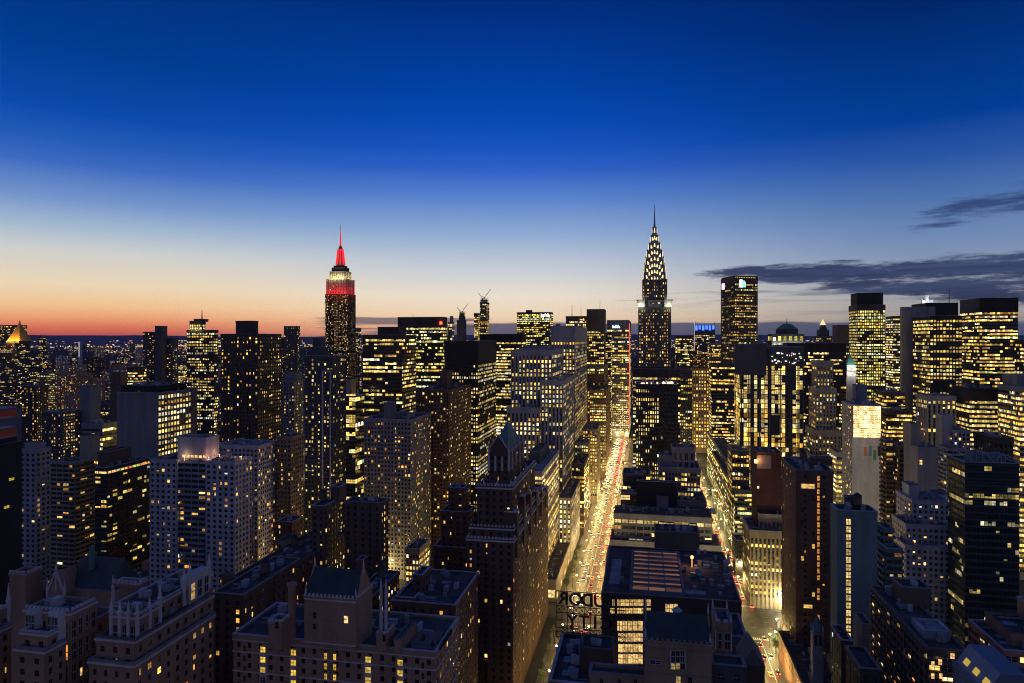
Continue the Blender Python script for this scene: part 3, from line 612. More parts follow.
# ------------------------------------------------------------------ details of single buildings
def by_extra(x): return [e for e in BLD if e['over'].get('extra') == x]
def fpt(e, k, px, py):           # point on the front face of block k
    s = (px - 512) / F; d = k['u0'] / (s * S_ + C_)
    return d * (s * C_ - S_) - e['rv'], zat(py, d)
def spt(e, k, px, py):           # point on the visible side face of block k
    s = (px - 512) / F; v = k['v1'] if k['side'] == 'R' else k['v0']
    d = v / (s * C_ - S_); return d * (s * S_ + C_) - e['ru'], zat(py, d)
def gpt(px, py, z):              # point at height z
    d = F * (H - z) / (py - HY); return corner(px, d)
def win(e, x, y, z, nx, ny, w, h, c): e['wins'].append((x, y, z, nx, ny, w, h, (*c, 1) if c else None))
def fwin(e, k, x0, x1, y0, y1, c, out=.0):
    ax, az_ = fpt(e, k, x0, y1); bx, bz = fpt(e, k, x1, y0)
    win(e, (ax + bx) / 2, k['loc'][2] - out, (az_ + bz) / 2, 0, -1, bx - ax, bz - az_, c)
def point(name, parent, loc, col, energy, r=.5):
    l = bpy.data.lights.new(name, 'POINT'); l.color = col; l.energy = energy; l.shadow_soft_size = r
    o = bpy.data.objects.new(name, l); COL.objects.link(o); o.location = loc
    if parent is not None: o.parent = parent
    return o
def ltop(k): return k['z1']
WARM = (1.0, .62, .18)

for e in by_extra('netting'):
    k = e['blocks'][0]
    for px, py in ((11, 479), (6, 507)):
        yy, z_ = spt(e, k, px, py); win(e, k['loc'][1] + .26, yy, z_, 1, 0, 2.2, 1.0, (.7, .5, .05))
    k = e['blocks'][1]; x0, x1, y0, y1 = k['loc']
    m = MB(); m.box(x0 - .3, x1 + .3, y0 - .6, y0 - .45, k['z0'] + .8, k['z0'] + 3.0); m.box(x1 + .45, x1 + .6, y0, y1, k['z0'] + .8, k['z0'] + 3.0)
    root = e['root']; z = k['z0']
    fl = MB()
    for f in range(4):
        zz = k['z1'] + f * 3.9
        fl.box(x0, x1, y0, y1, zz, zz + .35)
        for a in range(7):
            xx = x0 + .5 + (x1 - x0 - 1.4) * a / 6
            fl.box(xx, xx + .5, y0 + .5, y0 + 1, zz + .36, zz + 3.9)
    fl.build('concrete_storey_frame', M('pale'), root)
    nt = MB()
    for f in (0, 2):
        zz = k['z1'] + f * 3.9
        nt.box(x0 - .1, x1 + .1, y0 - .25, y0 - .1, zz + .6, zz + 3.2); nt.box(x1 + .1, x1 + .25, y0, y1, zz + .6, zz + 3.2)
    nt.build('safety_netting', plain('netting_orange', (.6, .10, .04), .8), root)
    for f in (0, 2): point('work_light', root, (x1 - 3, y0 - 4, k['z1'] + f * 3.9 + 5), (1, .45, .25), 1500)
for e in by_extra('topfloor'):
    k = e['blocks'][0]; x0, x1, y0, y1 = k['loc']; rng = random.Random(5)
    n = 11
    for j in range(n):
        a = y0 + (y1 - y0) * (j + .5) / n
        win(e, x1 + .26, a, k['z1'] - 3.2, 1, 0, (y1 - y0) / n * .8, 1.9, tuple(c * rng.uniform(.5, 1.5) for c in (1, .62, .2)))
    for j in range(3): win(e, x0 + (x1 - x0) * (j + .5) / 3, y0 - .26, k['z1'] - 3.2, 0, -1, (x1 - x0) / 3 * .8, 1.9, (1.2, .8, .25))
for e in by_extra('terrace'):
    k, p = e['blocks'][0], e['blocks'][4]; x0, x1, y0, y1 = p['loc']; z = k['z1']
    kx1 = k['loc'][1]; rng = random.Random(3)
    pl = MB()
    for j in range(16):
        x = rng.uniform(x1 + .8, kx1 - .8) if j % 2 else rng.uniform(x0 + 8, kx1 - 1); y = rng.uniform(1, 3) if j % 2 == 0 else rng.uniform(1, 14)
        pl.cone(x, y, z - .7, z + rng.uniform(.1, .7), .25, .6, 6)
    pl.build('terrace_planting', plain('planter_leaf', (.06, .09, .03), .8), e['root'])
    for (x, y, c, en) in ((x1 + 2.5, 3, (1, .42, .3), 550), (x1 + 3, 12, (1, .5, .3), 500), (x0 + 6, 1.6, (1, .6, .35), 300), (kx1 - 2, 9, (1, .5, .3), 300)):
        lb = MB(); lb.cone(x, y, z - .69, z + 1.2, .05, .05, 6); lb.cone(x, y, z + 1.2, z + 1.6, .22, .22, 8); lb.build('terrace_lamp', emit('terrace_bulb', (1, .55, .25), 4), e['root'])
        point('terrace_light', e['root'], (x, y - .3, z + 2.1), c, en)
    for j in range(6): win(e, x0 + 4 + j * 2.6, y0 - .3, p['z0'] + 2.2, 0, -1, 1.9, 1.4, (1.3, .8, .3))
for e in by_extra('fin'):
    k = e['blocks'][0]; x0, x1, y0, y1 = k['loc']
    yy, _ = spt(e, k, 196.5, 380)
    m = MB(); m.box(x0, x1 + .6, y1 + .1, yy, 0, k['z1'] + 1.2); m.build('end_wall', M('grey'), e['root'])
    m = MB()
    for j in range(14): m.box(x0 + 1, x1 - 1, y0 + 1.5 + j * 2.1, y0 + 1.9 + j * 2.1, k['z1'] - .1, k['z1'] + .5)
    m.build('roof_louvre_slats', M('dgrey'), e['root'])
for e in by_extra('pyramid'):
    k = e['blocks'][2]; x0, x1, y0, y1 = k['loc']; d = 1712
    cx = (x0 + x1) / 2; z = k['z1']; zt = zat(323.5, d); hw = 7.2 * d / F
    m = MB(); m.cone(cx, hw + 8, z, zt, hw * 1.41, 2.2, 4, 0, pi / 4); m.cone(cx, hw + 8, zt, zt + 9, 2.5, .5, 8)
    gold = plain('gilded_tile', (.75, .42, .07), .35, .3); m.build('pyramid_roof', gold, e['root'])
    for (a, c) in ((-1, -1), (0, -1.25), (1, -1)): point('roof_floodlight', e['root'], (cx + a * hw, hw + 8 + c * hw - 6, z + 3), (1, .55, .12), 26000, 2)
for e in by_extra('whiteglow'):
    k = e['blocks'][0]; x0, x1, y0, y1 = k['loc']; z = k['z1']
    m = MB(); m.box(x0 + 4.5, x1 - 4.5, y0 - .8, y0 - .3, z - 58, z - 3); m.build('lit_shaft_glow', emit('white_shaft_glow', (1, .93, .8), 1.6), e['root'])  # emissive strip stands in for the floodlit white tower face
def mast(e, k, px, ytop, Yd, w=.35, name='mast'):
    u, v = corner(px, Yd); m = MB(); m.cone(v - e['rv'], u - e['ru'], k['z1'] - .7, zat(ytop, Yd), w, w * .4, 6); m.build(name, METAL, e['root'])
for e in by_extra('mast'):
    k = e['blocks'][2]; mast(e, k, 202, 310, 875, .9)
    for t in (0,):
        kk = e['blocks'][1]; x0, x1, y0, y1 = kk['loc']
        for j in range(5): point('crown_light', e['root'], (x0 + (x1 - x0) * (j + .5) / 5, y0 - 3.5, e['blocks'][0]['z1'] + 1.0), (1, .8, .3), 700)
for e in by_extra('masts'):
    mast(e, e['blocks'][0], 572, 305, 940, .5, 'lattice_mast'); mast(e, e['blocks'][0], 581, 305, 945, .3); mast(e, e['blocks'][1], 600, 298, 950, .3)
for e in by_extra('beacon'):
    k = e['blocks'][0]; x, z = fpt(e, k, 444, 323); m = MB(); m.cone(k['loc'][1] - 2, k['loc'][2] - 1.4, z - 1.5, z + 1.5, 1.5, 1.5, 10); m.build('corner_beacon', emit('red_beacon', (1, .06, .03), 5), e['root'])
    mast(e, k, 413, 313, 760, .25, 'aerial')
for n_, e in enumerate(by_extra('crane')):
    root = e['root']
    for q, k in enumerate(e['blocks'][-1:]):
        x0, x1, y0, y1 = k['loc']; z = k['z1']
        m = MB(); rng = random.Random(n_)
        for a in range(6):
            for c in range(3): m.box(x0 + (x1 - x0 - .8) * a / 5, x0 + .8 + (x1 - x0 - .8) * a / 5, y0 + c * 7, y0 + .8 + c * 7, z - .7, z + rng.uniform(3, 9))
        m.box(x0, x1, y0, y1, z + 3.2, z + 3.6); m.build('storey_frame', M('darkbrown'), root)
        for sgn, h, ln in ((1, 9, 20), (-1, 7, 14)):
            m = MB(); bx = x0 + (x1 - x0) * (.3 if sgn < 0 else .7)
            m.bar((bx, y0 + 4, z - .7), (bx, y0 + 4, z + h), .5); m.bar((bx, y0 + 4, z + h), (bx + sgn * ln * .55, y0 + 4, z + h + ln * .75), .35); m.bar((bx, y0 + 4, z + h), (bx - sgn * 5, y0 + 4, z + h + 1), .5)
            m.bar((bx, y0 + 4, z + h + 4), (bx + sgn * ln * .3, y0 + 4, z + h + ln * .42), .12); m.build('tower_crane', METAL, root)
SIGNC = {'black office tower carrying': ((541, 550, 313.6, 317), (1, 1, 1), 2.6), 'glass tower at the far end': ((612.5, 620, 325, 328), (.55, .75, 1), 4)}
for e in by_extra('sign'):
    for key, (r, c, s) in SIGNC.items():
        if not e['label'].startswith(key): continue
        k = e['blocks'][0]; m = MB(); rng = random.Random(4)
        xa, zb = fpt(e, k, r[0], r[3]); xb, zt = fpt(e, k, r[1], r[2]); y = k['loc'][2]
        n = 7; w = (xb - xa) / n
        for j in range(n):
            hh = (zt - zb) * (1 if j in (0, 3, 5) else .68)
            x = xa + j * w; m.box(x, x + w * .28, y - .9, y - .6, zb, zb + hh)
            if j % 2 == 0: m.box(x + w * .28, x + w * .75, y - .88, y - .6, zb, zb + hh * .3); m.box(x + w * .5, x + w * .75, y - .87, y - .6, zb + hh * .31, zb + hh * .9)
            else: m.box(x + w * .28, x + w * .75, y - .88, y - .6, zb + hh * .65, zb + hh)
        m.build('lit_sign_lettering', emit('sign_%d' % int(c[0] * 100), c, s), e['root'])
        if 'avenue' in e['label']:
            m = MB(); m.box(k['loc'][1] + .3, k['loc'][1] + 1.2, y - .9, y + .1, 20, k['z1'] - 6); m.build('red_edge_light', emit('red_edge', (1, .08, .05), 2.2), e['root'])
for e in by_extra('strip'):
    k = e['blocks'][0]; xa, zt = fpt(e, k, 322.5, 372); xb, _ = fpt(e, k, 331.5, 372); y = k['loc'][2]
    m = MB(); m.box(xa, xa + .9, y - 1.2, y - .35, 0, zt); m.box(xb - .9, xb, y - 1.2, y - .35, 0, zt); m.box(xa, xb, y - 1.19, y - .36, zt + .01, zt + 1)
    m.build('white_frame_trim', M('white'), e['root'])
for e in by_extra('roofglow'):
    k = e['blocks'][0]; x0, x1, y0, y1 = k['loc']
    m = MB()
    for j in range(8): m.box(x0 + (x1 - x0) * j / 8, x0 + (x1 - x0) * (j + .6) / 8, y0 + .6, y0 + .8, k['z1'] + .1, k['z1'] + 1.2)
    m.build('roof_lamp', emit('roof_lamp_yellow', (1, .72, .2), 1.8), e['root'])
    point('roof_light', e['root'], (x0 + 4, y0 + 3, k['z1'] + 2), (1, .7, .2), 800)
def crenel(mb, x0, x1, y, z, out=.3, step=1.6, h=.9, horizontal=True):
    n = max(1, int((x1 - x0) / step)); w = (x1 - x0) / n
    for j in range(n):
        a = x0 + j * w
        if horizontal: mb.box(a, a + w * .55, y - out, y + .35, z + .004, z + h)
        else: mb.box(y - .35, y + out, a, a + w * .55, z + .004, z + h)
for e in by_extra('steep'):
    root = e['root']; k = e['blocks'][4]; x0, x1, y0, y1 = k['loc']; z = k['z1']
    cx, cy_ = (x0 + x1) / 2, (y0 + y1) / 2
    a = [(x0 + .8, y0 + .8), (x1 - .8, y0 + .8), (x1 - .8, y1 - .8), (x0 + .8, y1 - .8)]; b2 = [(cx - .6, cy_ - 2), (cx + .6, cy_ - 2), (cx + .6, cy_ + 2), (cx - .6, cy_ + 2)]
    m = MB(); m.prism(a, z - .7, z + 11, 0, b2); m.cone(cx, cy_, z + 11, z + 15, .6, .1, 6); m.build('steep_roof', COPPER, root)
    m = MB()      # gabled stone dormer on the front
    m.box(cx - 4, cx + 4, y0 - .8, y0 + .8, z - 2, z + 2); m.prism([(cx - 4, y0 - .8), (cx + 4, y0 - .8), (cx + 4, y0 + 3), (cx - 4, y0 + 3)], z + 2.004, z + 8, 0, [(cx - .2, y0 - .8), (cx + .2, y0 - .8), (cx + .2, y0 + 3), (cx - .2, y0 + 3)])
    m.build('gable_dormer', M('umber'), root)
    m = MB()
    m.bar((cx - 4.1, y0 - .9, z + 2), (cx, y0 - .9, z + 8.2), .28); m.bar((cx + 4.1, y0 - .9, z + 2), (cx, y0 - .9, z + 8.2), .28)
    for bi in range(4):
        q = e['blocks'][bi]; qx0, qx1, qy0, qy1 = q['loc']; zz = q['z1']
        m.box(qx0 - .5, qx1 + .5, qy0 - .75, qy0 - .45, zz - 1.2, zz - .5); m.box(qx1 + .45, qx1 + .75, qy0 - .4, qy1, zz - 1.2, zz - .5)
        crenel(m, qx0, qx1, qy0, zz); crenel(m, qy0 + 1, qy1, qx1, zz, horizontal=False)
    m.build('limestone_trim', TRIM, root)
    for bi, n in ((3, 3), (4, 4)):
        q = e['blocks'][bi]; qx0, qx1, qy0, qy1 = q['loc']
        for j in range(n):
            m = MB(); x = qx0 + (qx1 - qx0) * j / (n - 1); m.cone(x, qy0 - .3, q['z1'] - 9, q['z1'] + .5, .7, .6, 4, 0, pi / 4); m.cone(x, qy0 - .3, q['z1'] + .5, q['z1'] + 3.4, .6, .08, 4, 0, pi / 4); m.build('pinnacle', TRIM, root)
            m = MB(); yq = qy0 + (qy1 - qy0) * (j + .5) / n; m.cone(qx1 + .3, yq, q['z1'] - 9, q['z1'] + .5, .7, .6, 4, 0, pi / 4); m.cone(qx1 + .3, yq, q['z1'] + .5, q['z1'] + 3.4, .6, .08, 4, 0, pi / 4); m.build('pinnacle', TRIM, root)
    # stepped stone-capped bays on the avenue side
    q = e['blocks'][0]; qx0, qx1, qy0, qy1 = q['loc']
    for j in range(6):
        y = qy0 + (qy1 - qy0) * (j + .3) / 6; hh = q['z1'] + (14 - 3 * abs(j - 1))
        m = MB(); m.box(qx1 - 5, qx1 + .9, y, y + 4, q['z1'] - 10, hh); m.build('bay_wall', M('umber'), root)
        m = MB(); m.box(qx1 - 5.2, qx1 + 1.1, y - .2, y + 4.2, hh + .004, hh + .6); m.build('bay_coping', TRIM, root)
for e in by_extra('crownroof'):
    k = e['blocks'][1]; x0, x1, y0, y1 = k['loc']; rng = random.Random(8)
    for q in e['blocks'][1:]:
        x0, x1, y0, y1 = q['loc']
        for j in range(5):
            m = MB(); x = rng.uniform(x0 + 1, x1 - 2); m.box(x, x + rng.uniform(.8, 2.6), y0 + 1, y0 + 1.4, q['z1'] + .1, q['z1'] + rng.uniform(1, 2.2)); m.build('roof_lamp', emit('roof_lamp_peach', (1, .6, .4), 2.2), e['root'])
    k = e['blocks'][2]; x0, x1, y0, y1 = k['loc']
    point('roof_light', e['root'], ((x0 + x1) / 2 + 3, y0 + 4, k['z1'] + 4), (1, .6, .45), 5000)
for e in by_extra('bluecrown'):
    k = e['blocks'][0]; x0, x1, y0, y1 = k['loc']; z = k['z1']; m = MB()
    for j in range(6):
        x = x0 + (x1 - x0) * (j + .15) / 6; m.box(x, x + (x1 - x0) / 9, y0 - .9, y0 - .7, z - 11 + (j % 2) * 2, z - 1)
    m.build('crown_lamp', emit('blue_lamp', (.04, .12, 1), 3.2), e['root'])
    m = MB(); m.box(x0 - 1.4, x0 - .6, y0 - 1, y0 + .4, 30, z + 12); m.build('edge_fin', emit('fin_emissive', (1, .85, .85), .7), e['root'])  # whole fin has an emissive material
    m = MB(); m.box(x0, x0 + 1, y0, y0 + 1, z, z + 9); m.box(x1 - 1, x1, y0, y0 + 1, z, z + 6); m.build('crown_post', METAL, e['root'])
for e in by_extra('lantern'):
    k = e['blocks'][1]; x0, x1, y0, y1 = k['loc']; kk = e['blocks'][2]
    for j in range(6): point('loggia_light', e['root'], (x0 + (x1 - x0) * (j + .5) / 6, y0 - 3, k['z0'] + 2), (.95, 1, .7), 2200)
    m = MB(); x0, x1, y0, y1 = kk['loc']; m.prism([(x0, y0), (x1, y0), (x1, y1), (x0, y1)], kk['z1'] + .01, kk['z1'] + 8, 0, [(x0 + 9, y0 + 6), (x1 - 9, y0 + 6), (x1 - 9, y1 - 6), (x0 + 9, y1 - 6)]); m.cone((x0 + x1) / 2, (y0 + y1) / 2, kk['z1'] + 8, kk['z1'] + 17, .8, .1, 6); m.build('hipped_roof', COPPER, e['root'])
for e in by_extra('smallpyramid'):
    k = e['blocks'][1]; x0, x1, y0, y1 = k['loc']; cx, cy_ = (x0 + x1) / 2, (y0 + y1) / 2
    m = MB(); m.cone(cx, cy_, k['z1'], k['z1'] + 9, 9, 5, 4, 0, pi / 4); m.build('roof_base', METAL, e['root'])
    m = MB(); m.cone(cx, cy_, k['z1'] + 9, k['z1'] + 19, 6, .3, 4, 0, pi / 4); m.build('gilded_cap', emit('gilded_glow', (1, .62, .28), 1.3), e['root'])  # lighting on the cap is put into its material as emission
for e in by_extra('shaft'):
    k = e['blocks'][1]; x0, x1, y0, y1 = k['loc']; 
    q = e['blocks'][0]; a, _ = spt(e, q, 912, 330)
    m = MB(); px0 = corner(901.5, 690); m.box(px0[1] - e['rv'], x0 + 5.5, y0 - 6, y0 - .6, 0, k['z1'] - 4); m.build('stone_shaft', M('stone'), e['root'])
for e in by_extra('roofwhite'):
    k = e['blocks'][0]; x0, x1, y0, y1 = k['loc']; rng = random.Random(2)
    for j in range(9):
        m = MB(); x = rng.uniform(x0 + 1, x1 - 4); y = rng.uniform(y0 + 1, y0 + 5); m.box(x, x + rng.uniform(1.5, 4), y, y + 2, k['z1'] - .69, k['z1'] + rng.uniform(2, 10)); m.build('roof_machine', M('white'), e['root'])
    for x in (x0 + 3, x1 - 4): point('roof_light', e['root'], (x, y0 - 3, k['z1'] + 4), (.9, .95, 1), 2500)
    m = MB(); m.cone(x1 + 14, y0 + 2, k['z1'] - 12, zat(289, 765), .5, .3, 6); m.build('lattice_mast', METAL, e['root'])
for e in by_extra('glassfins'):
    k = e['blocks'][0]; x0, x1, y0, y1 = k['loc']; m = MB(); rng = random.Random(12)
    for fr in (.02, .14, .31, .47, .64, .80, .92, 1.0):
        x = x0 + (x1 - x0) * fr; m.box(x - .45, x + .45, y0 - .9, y0 - .2, 0, k['z1'] + rng.uniform(-2, 1))
    m.build('facade_fin', M('dgrey'), e['root'])
    for (f0, f1, a, c) in ((.47, .64, .56, .66), (.63, .8, .30, .36)):
        m = MB(); m.box(x0 + (x1 - x0) * f0 + .5, x0 + (x1 - x0) * f1 - .5, y0 - .4, y0 - .12, k['z1'] * a, k['z1'] * c); m.build('dark_service_panel', M('black'), e['root'])
    m = MB(); rng = random.Random(5)
    for j in range(26):
        x = rng.uniform(x0 + (x1 - x0) * .5, x1 - 2); z = k['z1'] + rng.uniform(-14, -5); m.box(x, x + rng.uniform(.5, 2.2), y0 - .75, y0 - .6, z, z + rng.uniform(.4, 1.2))
    m.build('roof_terrace_lamp', emit('terrace_white', (1, .9, .75), 1.5), e['root'])
for e in by_extra('glowbox'):
    k = e['blocks'][0]; x0, x1, y0, y1 = k['loc']; z = k['z1']; rng = random.Random(9)
    zg0 = zat(437, 480)
    m = MB(); m.box(x0 + .3, x1 - .3, y0 - 1.3, y0 - .35, zg0, z - 1); m.build('glass_hall_core', plain('hall_core', (.3, .24, .15), .8), e['root'])
    rows, cols = 7, 8
    for r in range(rows):
        for c in range(cols):
            s = rng.uniform(1.5, 4.4); w = (x1 - x0 - 1) / cols; h = (z - 1 - zg0) / rows
            win(e, x0 + .5 + (c + .5) * w, y0 - 1.32, zg0 + (r + .5) * h, 0, -1, w * .92, h * .88, (1.0 * s, .62 * s, .26 * s))
    m = MB()
    for r in range(rows + 1): m.box(x0 - .1, x1 + .1, y0 - 1.65, y0 - 1.36, zg0 + (z - 1 - zg0) * r / rows - .15, zg0 + (z - 1 - zg0) * r / rows + .15)
    m.build('glass_hall_transom', M('white'), e['root'])
    for j, (a, c_, col) in enumerate(((864.2, 867, (.55, .16, .05)), (869, 871.6, (.10, .22, .42)), (873.2, 876, (.08, .22, .07)), (877.6, 880.4, (.02, .02, .025)))):
        q = (447, 456) if j in (0, 1, 3) else (450, 460); xa, zt = fpt(e, k, a, q[0] + (j % 2) * -1); xb, zb = fpt(e, k, c_, q[1])
        m = MB(); m.box(xa, xb, y0 - .42, y0 - .25, zb, zt); m.build('coloured_wall_panel', plain('wall_bar_%d' % j, col, .6), e['root'])
    point('hall_light', e['root'], ((x0 + x1) / 2, y0 - 14, zg0 - 2), (1, .75, .45), 1500, 3)
for e in by_extra('loggia'):
    k = e['blocks'][0]; x0, x1, y0, y1 = k['loc']; z = k['z1']
    for j in range(3): win(e, x0 + (x1 - x0) * (j + .5) / 3, y0 - .3, z - 7, 0, -1, (x1 - x0) / 4, 11, (1.3, 1.1, .9))
    m = MB(); m.cone((x0 + x1) / 2, y0 + 6, z, z + 12, 7, .5, 4, 0, pi / 4); m.build('pointed_roof', COPPER, e['root'])
    point('roof_floodlight', e['root'], ((x0 + x1) / 2, y0 - 5, z + 1), (.6, 1, .75), 3500)
    point('loggia_light', e['root'], ((x0 + x1) / 2, y0 - 8, z - 10), (1, .95, .85), 3000)
for e in by_extra('stairlit'):
    k = e['blocks'][0]; x0, x1, y0, y1 = k['loc']
    fwin(e, k, 919.5, 922, 460, 464.5, (1.5, .95, .3), .26)
    for j in range(6): fwin(e, k, 920, 921.6, 470 + j * 7, 473.5 + j * 7, None, .26)
for e in by_extra('curved'):
    k = e['blocks'][0]; x0, x1, y0, y1 = k['loc']; z = k['z1']; W_ = x1 - x0
    m = MB(); n = 14
    for (a, c, hh) in ((x0 + .0, x0 + W_ * .55, 6.5), (x0 + W_ * .62, x1 - .5, 4.5)):
        pts = [(a + (c - a) * j / n, z - .6 + hh * sin(pi * min(1, .18 + .82 * j / n)) ** .7 if j < n else z) for j in range(n + 1)]
        for y in (y0 + 1, y0 + 9):
            for p, q in zip(pts, pts[1:]): m.bar((p[0], y, p[1]), (q[0], y, q[1]), .28)
        for p in pts[::3]: m.bar((p[0], y0 + 1, p[1]), (p[0], y0 + 9, p[1]), .16); m.bar((p[0], y0 + 1, z - .7), (p[0], y0 + 1, p[1]), .14)
    m.build('curved_roof_frame', M('pale'), e['root'])
    m = MB(); m.box(x0 + 5, x1 - 4, y0 + 3, y0 + 12, z - .69, z + 3.4); m.build('roof_house', M('green'), e['root'])
for e in by_extra('stairs'):
    k = e['blocks'][0]; rng = random.Random(6); y0 = k['loc'][2]
    for j in range(16):
        yy = 519 + j * 7.6; s = rng.uniform(.5, 1.2); fwin(e, k, 846, 850.5 , yy, yy + 5.4, (1.0 * s, .66 * s, .2 * s), .26)
for e in by_extra('column'):
    k = e['blocks'][0]; rng = random.Random(6)
    for j in range(24):
        yy = 476 + j * 6.6
        if rng.random() < .85: s = rng.uniform(.5, 1.1); fwin(e, k, 817, 819.2, yy, yy + 4.6, (1.0 * s, .42 * s, .07 * s), .5)
    for j in range(12): fwin(e, k, 801 + rng.choice((0, 11)), 803.5 + rng.choice((0, 11)), 484 + j * 12, 488 + j * 12, (1, .6, .15) if rng.random() < .35 else None, .5)
for e in by_extra('cornerlamp'):
    k = e['blocks'][0]; x0, x1, y0, y1 = k['loc']; x, z = fpt(e, k, 750, 461)
    m = MB(); m.cone(x0 - .8, y0 - .5, z - 1, z + 1, 1, 1, 8); m.build('corner_lamp', emit('orange_lamp', (1, .35, .08), 9), e['root']); point('corner_light', e['root'], (x0 + .5, y0 - 3, z + 1), (1, .4, .12), 1200)
    a, zt = fpt(e, k, 757, 455); c, zb = fpt(e, k, 771, 469)
    m = MB(); m.box(a, c, y0 - .5, y0 - .26, zb, zt); m.build('grey_render_panel', M('grey'), e['root'])
    fwin(e, k, 757, 759, 486, 488.5, (1.2, .9, .4), .26)
for e in by_extra('terraced'):
    k = e['blocks'][0]; x0, x1, y0, y1 = k['loc']; m = MB(); n = int((k['z1'] - 4) / 3)
    for j in range(16):
        yy = y0 + (y1 - y0) * j / 16; m.box(x0 - 1.2, x0 - .9, yy, yy + .35, 4, k['z1'] - 1.5)
    m.build('balcony_divider', M('brown'), e['root'])
    for (a, c, d0, d1) in ((930, 933, 660, 665), (937, 940.5, 658, 663), (949, 953, 652, 657), (930, 933, 672, 677), (938, 941, 672, 677)): fwin(e, k, a, c, d0, d1, (1.2, .7, .22), 1.0)
for e in by_extra('studio'):
    k = e['blocks'][0]; x0, x1, y0, y1 = k['loc']; z = k['z1']
    m = MB(); m.prism([(x0, y0), (x0 + 9, y0), (x0 + 9, y1), (x0, y1)], z - .6, z + 5, 0, [(x0 + 3.5, y0), (x0 + 9, y0), (x0 + 9, y1), (x0 + 3.5, y1)]); m.build('sloped_roof', plain('zinc_roof', (.16, .22, .28), .45, .3), e['root'])
    nx, nz = -.848, .53
    for j in range(3):
        yy = y0 + 1 + j * 5; g = MB()
        for (f0, f1) in ((.32, .56),):
            p = lambda f, yq: (x0 + 3.5 * f - .12, yq, z - .6 + 5.6 * f + .08)
            g.quad(p(f0, yy), p(f1, yy), p(f1, yy + 2.4), p(f0, yy + 2.4))
        g.build('skylight', emit('skylight_yellow', (1, .66, .1), .5), e['root'])
for e in by_extra('church'):
    k = e['blocks'][0]; x0, x1, y0, y1 = k['loc']; z = k['z1']; m = MB()
    u, v = corner(817, 306); cx, cy_ = v - e['rv'], u - e['ru']
    m.box(cx - 2.2, cx + 2.2, cy_ - 2.2, cy_ + 2.2, z - .69, zat(630, 306)); m.build('turret', M('pale'), e['root'])
    m = MB(); zt = zat(630, 306); m.cone(cx, cy_, zt + .01, zt + 7, 3, .1, 8); m.cone(cx, cy_, zt + 7, zt + 8.5, .12, .12, 6); m.build('turret_spire', COPPER, e['root'])
    for q in ((-2, -2), (2, -2), (-2, 2), (2, 2)):
        m = MB(); m.cone(cx + q[0], cy_ + q[1], zt - 2, zt + 1, .4, .35, 4); m.cone(cx + q[0], cy_ + q[1], zt + 1, zt + 3, .35, .05, 4); m.build('pinnacle', TRIM, e['root'])
    for q in (-1, 1):
        m = MB(); m.box(cx + q * 1 - .6, cx + q * 1 + .6, cy_ - 2.35, cy_ - 2.25, zt - 6, zt - 1.5); m.build('lancet_window', GLASS, e['root'])
for e in by_extra('gable'):
    k = e['blocks'][0]; x0, x1, y0, y1 = k['loc']; z = k['z1']; cx = (x0 + x1) / 2
    m = MB(); m.prism([(x0 - .4, y0 - .4), (x1 + .4, y0 - .4), (x1 + .4, y1), (x0 - .4, y1)], z + .01, z + 5, 0, [(cx - .1, y0 - .4), (cx + .1, y0 - .4), (cx + .1, y1), (cx - .1, y1)]); m.build('gable_roof', clad('slate', (.09, .10, .12), .6), e['root'])

# --- brick building with the patterned tile gable, in front of the atrium
def gable_roof(e, k, ridge_h, mat, over=.35, ribs=True):
    x0, x1, y0, y1 = k['loc']; z = k['z1']; ym = (y0 + y1) / 2
    m = MB(); a = [(x0, y0 - over, z), (x1, y0 - over, z), (x1, ym, z + ridge_h), (x0, ym, z + ridge_h), (x1, y1 + over, z), (x0, y1 + over, z)]
    t = .3; up = lambda p: (p[0], p[1], p[2] + t)
    m.hexa([a[0], a[1], a[2], a[3]] + [up(q) for q in a[:4]]); m.hexa([a[3], a[2], a[4], a[5]] + [up(q) for q in (a[3], a[2], a[4], a[5])])
    if ribs:
        n = int((x1 - x0) / .55)
        for j in range(n):
            xx = x0 + (x1 - x0) * (j + .5) / n; m.bar((xx, y0 - over, z + t), (xx, ym, z + ridge_h + t), .11)
    m.build('tile_roof', mat, e['root'])
    for xx in (x0 - .02, x1 - .38):
        m = MB(); m.prism([(xx, y0), (xx + .4, y0), (xx + .4, y1), (xx, y1)], z - .7, z + ridge_h + .9, 0, [(xx, ym - .3), (xx + .4, ym - .3), (xx + .4, ym + .3), (xx, ym + .3)]); m.build('gable_wall', M(e['col']), e['root'])
    m = MB()
    for xx in (x0 + .18, x1 - .18):
        for yy in (y0 + .2, ym):
            zz = z if yy != ym else z + ridge_h + .5
            m.cone(xx, yy, zz - 1.5, zz + 1.6, .32, .28, 4, 0, pi / 4); m.cone(xx, yy, zz + 1.6, zz + 3.2, .28, .04, 4, 0, pi / 4)
    m.build('finial_post_trim', TRIM, e['root'])
